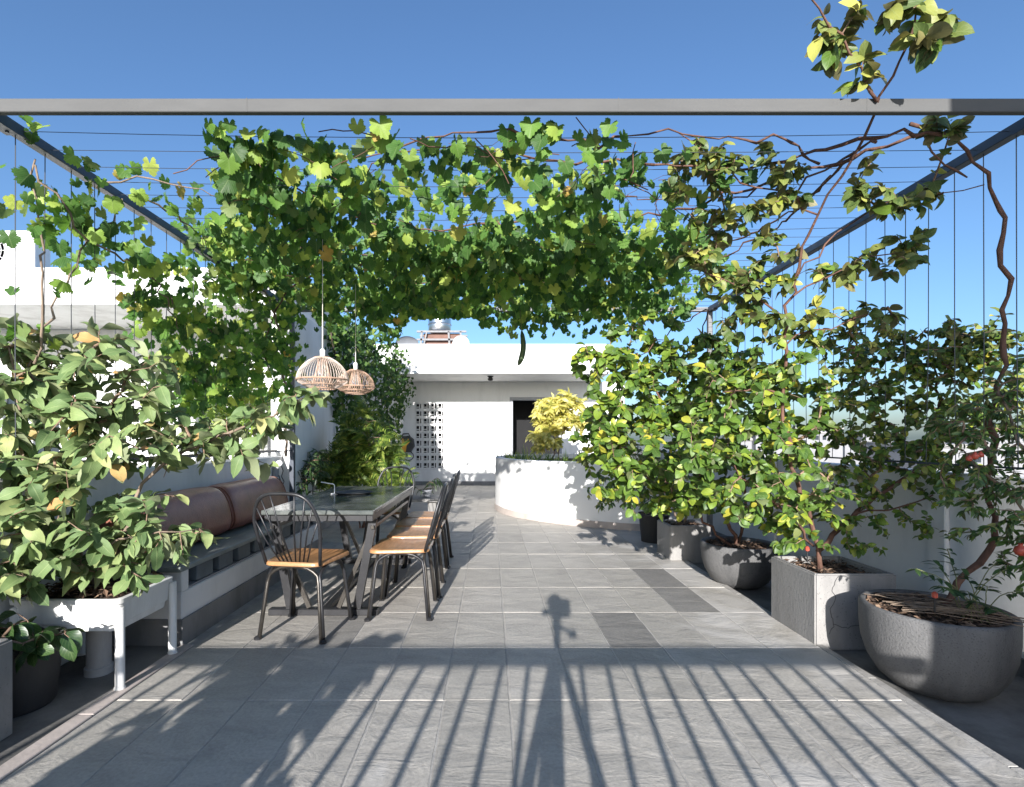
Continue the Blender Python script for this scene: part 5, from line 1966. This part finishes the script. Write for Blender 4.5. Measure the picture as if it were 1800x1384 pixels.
for (px, py, d) in ((1640, 985, 2.45), (1610, 1000, 2.4), (1665, 965, 2.5), (1650, 1030, 2.35), (1690, 1000, 2.4), (1720, 1060, 2.35), (1770, 1000, 2.4), (1790, 1040, 2.35), (1755, 1075, 2.3), (1700, 1040, 2.35), (1770, 970, 2.5), (1735, 1030, 2.45)):
    e = P(px, py, d)
    s0 = np.array((2.28, 2.45, .34)) + rng.normal(size=3) * (.03, .03, 0)
    m_ = (s0 + e) / 2 + UP * .05
    sb.tube(wander([s0, m_, e], .03, .002), .0022, 5)
    dr_ = norm((e - m_) * (1, 1, .4))
    for k in range(9):
        sgn = 1 if k % 2 else -1
        pos.append(m_ + (e - m_) * (.25 + .75 * k / 8))
        ax.append(norm(np.cross(dr_, UP) * sgn + dr_ * .4 + rng.normal(size=3) * .12 - UP * .15))
        nr.append(norm(UP + rng.normal(size=3) * .25))
sb.build("stems", M['stem_green'], t)
put_leaves(t, 'small', 'dark', np.array(pos), np.array(ax), np.array(nr), rng.uniform(.04, .06, len(pos)), 120)
# dry stalks lying across the big bowl
dsb = MB((2.1, 2.5, .36))
for k in range(22):
    a = np.array((rng.uniform(1.96, 2.1), rng.uniform(2.42, 2.78), .375))
    e = a + np.array((rng.uniform(.25, .42), -rng.uniform(.08, .3), rng.uniform(-.02, .02)))
    dsb.tube(wander([a, (a + e) / 2 + UP * rng.uniform(0, .03), e], .06, .004), .0022, 4)
tag(dsb.build("dry_stalks", M['bark_grey'], kind="stuff"), "dry brown stalks lying over the soil of the largest bowl pot", "dry stalks")

# ---- far left: creeper on the side wall, ferny shrub, low dark shrub
t = empty("wall_creeper", (-2.15, 9.0, .0), "dark creeper covering the tall side wall toward the far house", "creeper")
n_ = 3400
yy = rng.uniform(6.9, 12.4, n_)
top = 2.85 + .15 * np.sin(yy * 2.3)
low = np.interp(yy, [6.9, 7.6, 8.4, 12.4], [2.1, .9, .1, .1])
zz = low + (top - low) * rng.random(n_) ** .85
bulge = .08 + .26 * np.exp(-((zz - 2.3) / .5) ** 2) * np.interp(yy, [6.9, 8, 12.4], [.4, .9, 1.5])
cp = np.stack([-2.19 + bulge * rng.random(n_), yy, zz], 1)
c2 = np.concatenate([blob(690, 640, 11.0, 34, 40, .5, 260), blob(650, 590, 9.5, 60, 26, .6, 300), blob(600, 580, 8.2, 46, 26, .5, 220)])
cp = np.vstack([cp, c2])
n_ = len(cp)
ax = norm(-UP * .7 + rng.normal(size=(n_, 3)) * .6)
nr = norm(np.array((.7, -.5, .4)) + rng.normal(size=(n_, 3)) * .5)
wb = MB((-2.15, 9.0, 0))
for q in range(9):
    y0 = rng.uniform(7.6, 11.8)
    wb.tube(wander([(-2.17, y0, 0), (-2.15, y0 + rng.normal() * .2, .9), (-2.14, y0 + rng.normal() * .4, 1.8), (-2.1, y0 + rng.normal() * .5, 2.6)], .15, .02), .012, 5)
wb.build("stem", M['bark_dark'], t, smooth=True)
put_leaves(t, 'heart', 'creeper', cp, ax, nr, rng.uniform(.05, .11, n_), 200)

t = empty("ferny_shrub", (-1.72, 6.95, 0), "bright ferny shrub with narrow drooping leaflets behind the table", "shrub")
att = blobs([(640, 790, 6.8, 62, 45, .35, 44), (600, 815, 6.7, 42, 35, .3, 26), (668, 815, 6.9, 32, 36, .3, 22), (635, 745, 6.9, 35, 25, .25, 12), (650, 840, 6.7, 70, 20, .3, 18), (575, 840, 6.6, 30, 20, .2, 8)])
pos, tan, side = grow(t, [([(-1.72, 6.95, -.03), P(645, 880, 6.95), P(648, 800, 6.9), P(642, 740, 6.9)], .016, .006), ([(-1.74, 6.95, -.03), P(620, 870, 6.9), P(600, 820, 6.8)], .011, .004), ([(-1.70, 6.95, -.03), P(660, 870, 6.9), P(668, 815, 6.9)], .011, .004)], att, M['bark'], .003, .01, 3.2, .25, .3)
n_ = len(pos)
ax = norm(tan * .6 + rng.normal(size=(n_, 3)) * (.5, .5, .2) - UP * .05 - np.array((0, .25, 0)))
nr = norm(UP * .8 + TOSUN * .6 + rng.normal(size=(n_, 3)) * .3)
put_leaves(t, 'pinnate', 'fern', pos, ax, nr, rng.uniform(.15, .26, n_), 200, name='leaf')

t = empty("dark_shrub", (-1.98, 6.15, 0), "low dark green shrub between the post and the ferny shrub", "shrub")
att = blobs([(545, 830, 6.1, 30, 24, .2, 26), (560, 800, 6.3, 24, 24, .2, 12), (530, 850, 6.0, 22, 16, .15, 10)])
pos, tan, side = grow(t, [([(-1.98, 6.15, -.03), P(552, 880, 6.15), P(550, 830, 6.15)], .009, .004)], att, M['bark_dark'], .002, .006, 9, .16, .3)
ax, nr = seat_leaves(pos, tan, side, .6, .7, .2, .6)
put_leaves(t, 'narrow', 'dark', pos, ax, nr, rng.uniform(.07, .12, len(pos)), 120)

# ---- yellow shrub, spikes and ground cover in the curved planter
t = empty("yellow_shrub", (1.25, 10.2, .78), "pale yellow leaved shrub in the curved planter before the dark doorway", "shrub")
att = blobs([(970, 728, 10.2, 40, 38, .4, 90), (955, 772, 10.1, 30, 20, .3, 40), (990, 706, 10.2, 25, 20, .25, 26), (1020, 736, 10.2, 40, 34, .3, 40)])
pos, tan, side = grow(t, [([(1.2, 10.2, .76), P(975, 790, 10.2), P(972, 730, 10.2)], .018, .006), ([(1.3, 10.2, .76), P(985, 780, 10.2), P(1000, 720, 10.2)], .014, .005)], att, M['bark_grey'], .0012, .01, 14, .3, .3)
ax, nr = seat_leaves(pos, tan, side, .6, .8, .0, 1.0)
put_leaves(t, 'croton', 'croton', pos, ax, nr, rng.uniform(.10, .17, len(pos)), 150)

gb = []
for _ in range(900):
    i = int(rng.integers(3, len(W) - 4))
    p = W[i] + NI[i] * rng.uniform(.16, .5)
    gb.append((p[0], p[1], .78))
gb = np.array(gb)
keep = gb[:, 1] < 9.3
gb = gb[keep]
o = bpy.data.objects.new("ground_cover", foliage_mesh('narrow', 'fern', gb, norm(UP + rng.normal(size=(len(gb), 3)) * .35), norm(rng.normal(size=(len(gb), 3))) , rng.uniform(.08, .2, len(gb)), rng.integers(0, 3, len(gb)), np.zeros(3)))
col.objects.link(o)
tag(o, "low spiky green growth along the rim of the curved planter", "ground cover", None, "stuff")
for k, px in enumerate((872, 878, 885, 893, 901, 910, 919, 928)):
    d = np.interp(px, [872, 930], [8.9, 8.0])
    c = P(px, 800, d)
    e = empty("snake_plant", (c[0] + .06, d + .12, .78), "small spiky green plant in the row along the curved planter's rim", "plant", "spiky plants along the rim of the curved planter")
    b = MB((c[0] + .06, d + .12, .78))
    for q in range(5):
        a = rng.uniform(0, 6.28)
        h_ = rng.uniform(.10, .2)
        p0 = np.array((c[0] + .06 + .02 * math.cos(a), d + .12 + .02 * math.sin(a), .775))
        p1 = p0 + np.array((.035 * math.cos(a), .035 * math.sin(a), h_))
        u = np.array((-math.sin(a), math.cos(a), 0)) * .008
        b.add([p0 - u, p0 + u, (p0 + p1) / 2 + u * 1.2, p1, (p0 + p1) / 2 - u * 1.2], [(0, 1, 2, 3, 4)])
    b.build("leaves", M['gourd'], e)

# shrub on the neighbour's side of the low wall
t = empty("palm_shrub", (-3.3, 6.4, -.6), "yellow-green feathery shrub on the neighbour's side of the low wall", "shrub")
att = blobs([(385, 690, 6.4, 50, 40, .4, 26), (430, 720, 6.4, 40, 35, .3, 14)])
pos, tan, side = grow(t, [([(-3.3, 6.4, -.6), P(390, 800, 6.4), P(390, 720, 6.4)], .02, .008)], att, M['bark_grey'], .003, .01, 3.2, .25, .3)
n_ = len(pos)
put_leaves(t, 'pinnate', 'fern', pos, norm(tan * .5 + rng.normal(size=(n_, 3)) * .5), norm(UP + rng.normal(size=(n_, 3)) * .3), rng.uniform(.22, .34, n_), 60)

# ================================================================== SMALL THINGS
# yellow and black hose reel on the wall
c = P(713, 781, 12.9)
hr = empty("hose_reel", (c[0], 13.19, c[2]), "orange and black hose reel hanging on the far wall left of the breeze blocks", "hose reel")
oc = (c[0], 13.19, c[2])
b = MB(oc)
q = np.array(c)
ol = [(-.16, -.12), (-.17, .04), (-.08, .20), (.06, .21), (.17, .12), (.19, -.06), (.10, -.20), (-.06, -.21)]
def plate(mb, sc__, y0, y1):
    nn = len(ol)
    vs = [(q[0] + x * sc__, y0, q[2] + z * sc__) for x, z in ol] + [(q[0] + x * sc__, y1, q[2] + z * sc__) for x, z in ol]
    mb.add(vs, [tuple(range(nn)), tuple(range(nn, 2 * nn))[::-1]] + [(i, (i + 1) % nn, nn + (i + 1) % nn, nn + i) for i in range(nn)])
plate(b, 1.0, 12.92, 13.16)
b.build("casing", M['pot_dark'], hr)
b = MB(oc)
vs = [(-.13, -.17), (-.14, .06), (-.07, .15), (-.02, .04), (.07, .14), (.10, .05), (.02, -.04), (.0, -.19)]
b.add([(q[0] + x, 12.914, q[2] + z) for x, z in vs] + [(q[0] + x, 12.9195, q[2] + z) for x, z in vs], [tuple(range(8)), tuple(range(8, 16))[::-1]] + [(i, (i + 1) % 8, 8 + (i + 1) % 8, 8 + i) for i in range(8)])
b.build("front_panel", M['yellow'], hr)
b = MB(oc)
b.tube([(q[0] - .10, 13.0, q[2] + .19), (q[0] - .08, 12.98, q[2] + .25), (q[0] + .06, 12.98, q[2] + .26), (q[0] + .09, 13.0, q[2] + .19)], .016, 8)
b.build("handle", M['pot_dark'], hr)
b = MB(oc)
b.tube(wander([(q[0] + .1, 13.0, q[2] - .18), (q[0] + .17, 13.1, q[2] - .3), (q[0] + .05, 13.14, q[2] - .42), (q[0] - .15, 13.14, q[2] - .34)], .04, .003), .012, 6)
b.build("hose", M['cable'], hr)

# low bench with planters at the far end, behind the chairs
lb = empty("low_shelf", (-1.05, 7.9, 0), "low grey stone shelf on blocks behind the far end of the table", "shelf")
od = (-1.05, 7.9, 0)
b = MB(od)
b.box((-1.45, 7.6, .26), (-.75, 8.05, .31), .006)
b.build("top", M['conc'], lb)
for x in (-1.40, -.92):
    b = MB(od)
    b.box((x, 7.66, .0), (x + .12, 8.0, .259), .005)
    b.build("leg", M['conc'], lb)
t = empty("small_potted_plant", (-.95, 7.8, .31), "small dark plant in a grey pot on the low stone shelf", "plant")
b = MB((-.95, 7.8, .31))
b.lathe((-.95, 7.8, .311), [(0, 0), (.05, 0), (.075, .10), (.08, .10), (.08, .115), (.065, .115), (.06, .09), (0, .09)], 16)
b.build("pot", M['plastic_grey'], t)
att = np.array((-.95, 7.8, .52)) + norm(rng.normal(size=(16, 3))) * np.array((.2, .14, .10))
pos, tan, side = grow(t, [([(-.95, 7.8, .40), (-.95, 7.8, .5)], .006, .004)], att, M['stem_green'], .002, .004, 6, .12, .3)
ax, nr = seat_leaves(pos, tan, side)
put_leaves(t, 'narrow', 'dark', pos, ax, nr, rng.uniform(.07, .12, len(pos)), 40)
0 and bowl("bowl_pot", -.45, 8.3, [(0, 0), (.12, 0), (.17, .03), (.21, .14), (.22, .24), (.215, .25), (.2, .25), (.19, .2)], 'terrazzo', "small grey bowl on the paving beside the low stone shelf", z0=.0, n=24, nchip=40, group="stone pots in the row on the right")

# blue plastic ties on the vine wires
for (px, py, lb_) in ((1283, 352, "blue plastic tie knotted on a vine runner, the larger one"), (1310, 372, "small blue plastic tie on a vine runner right of the larger one")):
    c = ceil_pt(px, py)
    b = MB(tuple(c))
    for k in range(3):
        e = c + np.array((rng.normal() * .03, rng.normal() * .02, -.07 - .03 * rng.random()))
        m_ = (c + e) / 2 + np.array((.015 * rng.normal(), 0, .01))
        u = np.array((.006, .002, .001))
        b.add([c - u, c + u, m_ + u * 1.3, e + u, e - u, m_ - u * 1.3], [(0, 1, 2, 5), (5, 2, 3, 4)])
    tag(b.build("plastic_tie", M['ribbon']), lb_, "tie", "blue ties on the vine")
# little red drip pegs in two pots
for (px, py, d, lb_) in ((1643, 1050, 2.42, "small red irrigation peg stuck in the largest bowl pot"), (1419, 968, 3.12, "small red irrigation peg in the square concrete planter")):
    c = P(px, py, d)
    e = empty("irrigation_peg", tuple(c), lb_, "peg", "red irrigation pegs in the pots")
    b = MB(tuple(c))
    b.tube([c - UP * .07, c], .004, 6)
    b.build("stake", M['cable'], e)
    b = MB(tuple(c))
    b.lathe(c, [(.006, -.004), (.012, 0), (.012, .018), (.005, .026), (0, .026)], 10)
    b.build("cap", M['red'], e)

# hairline crack on the square planter's front
pl_ = [o for o in col.objects if o.name.startswith("concrete_planter") and "cracked" in o.get("label", "")][0]
oq = tuple(pl_.location)
b = MB(oq)
for pts in ([(2.02, .395), (1.985, .33), (2.0, .27), (1.97, .20), (1.99, .12), (1.96, .06)], [(1.99, .12), (2.06, .10), (2.13, .115), (2.22, .09)]):
    w = wander([(x, 3.0185, z) for x, z in pts], .015, .0)
    w[:, 0] += rng.normal(size=len(w)) * .003
    w[:, 2] += rng.normal(size=len(w)) * .003
    b.tube(w, .0016, 4, cap=False)
b.build("crack", M['pot_dark'], pl_)
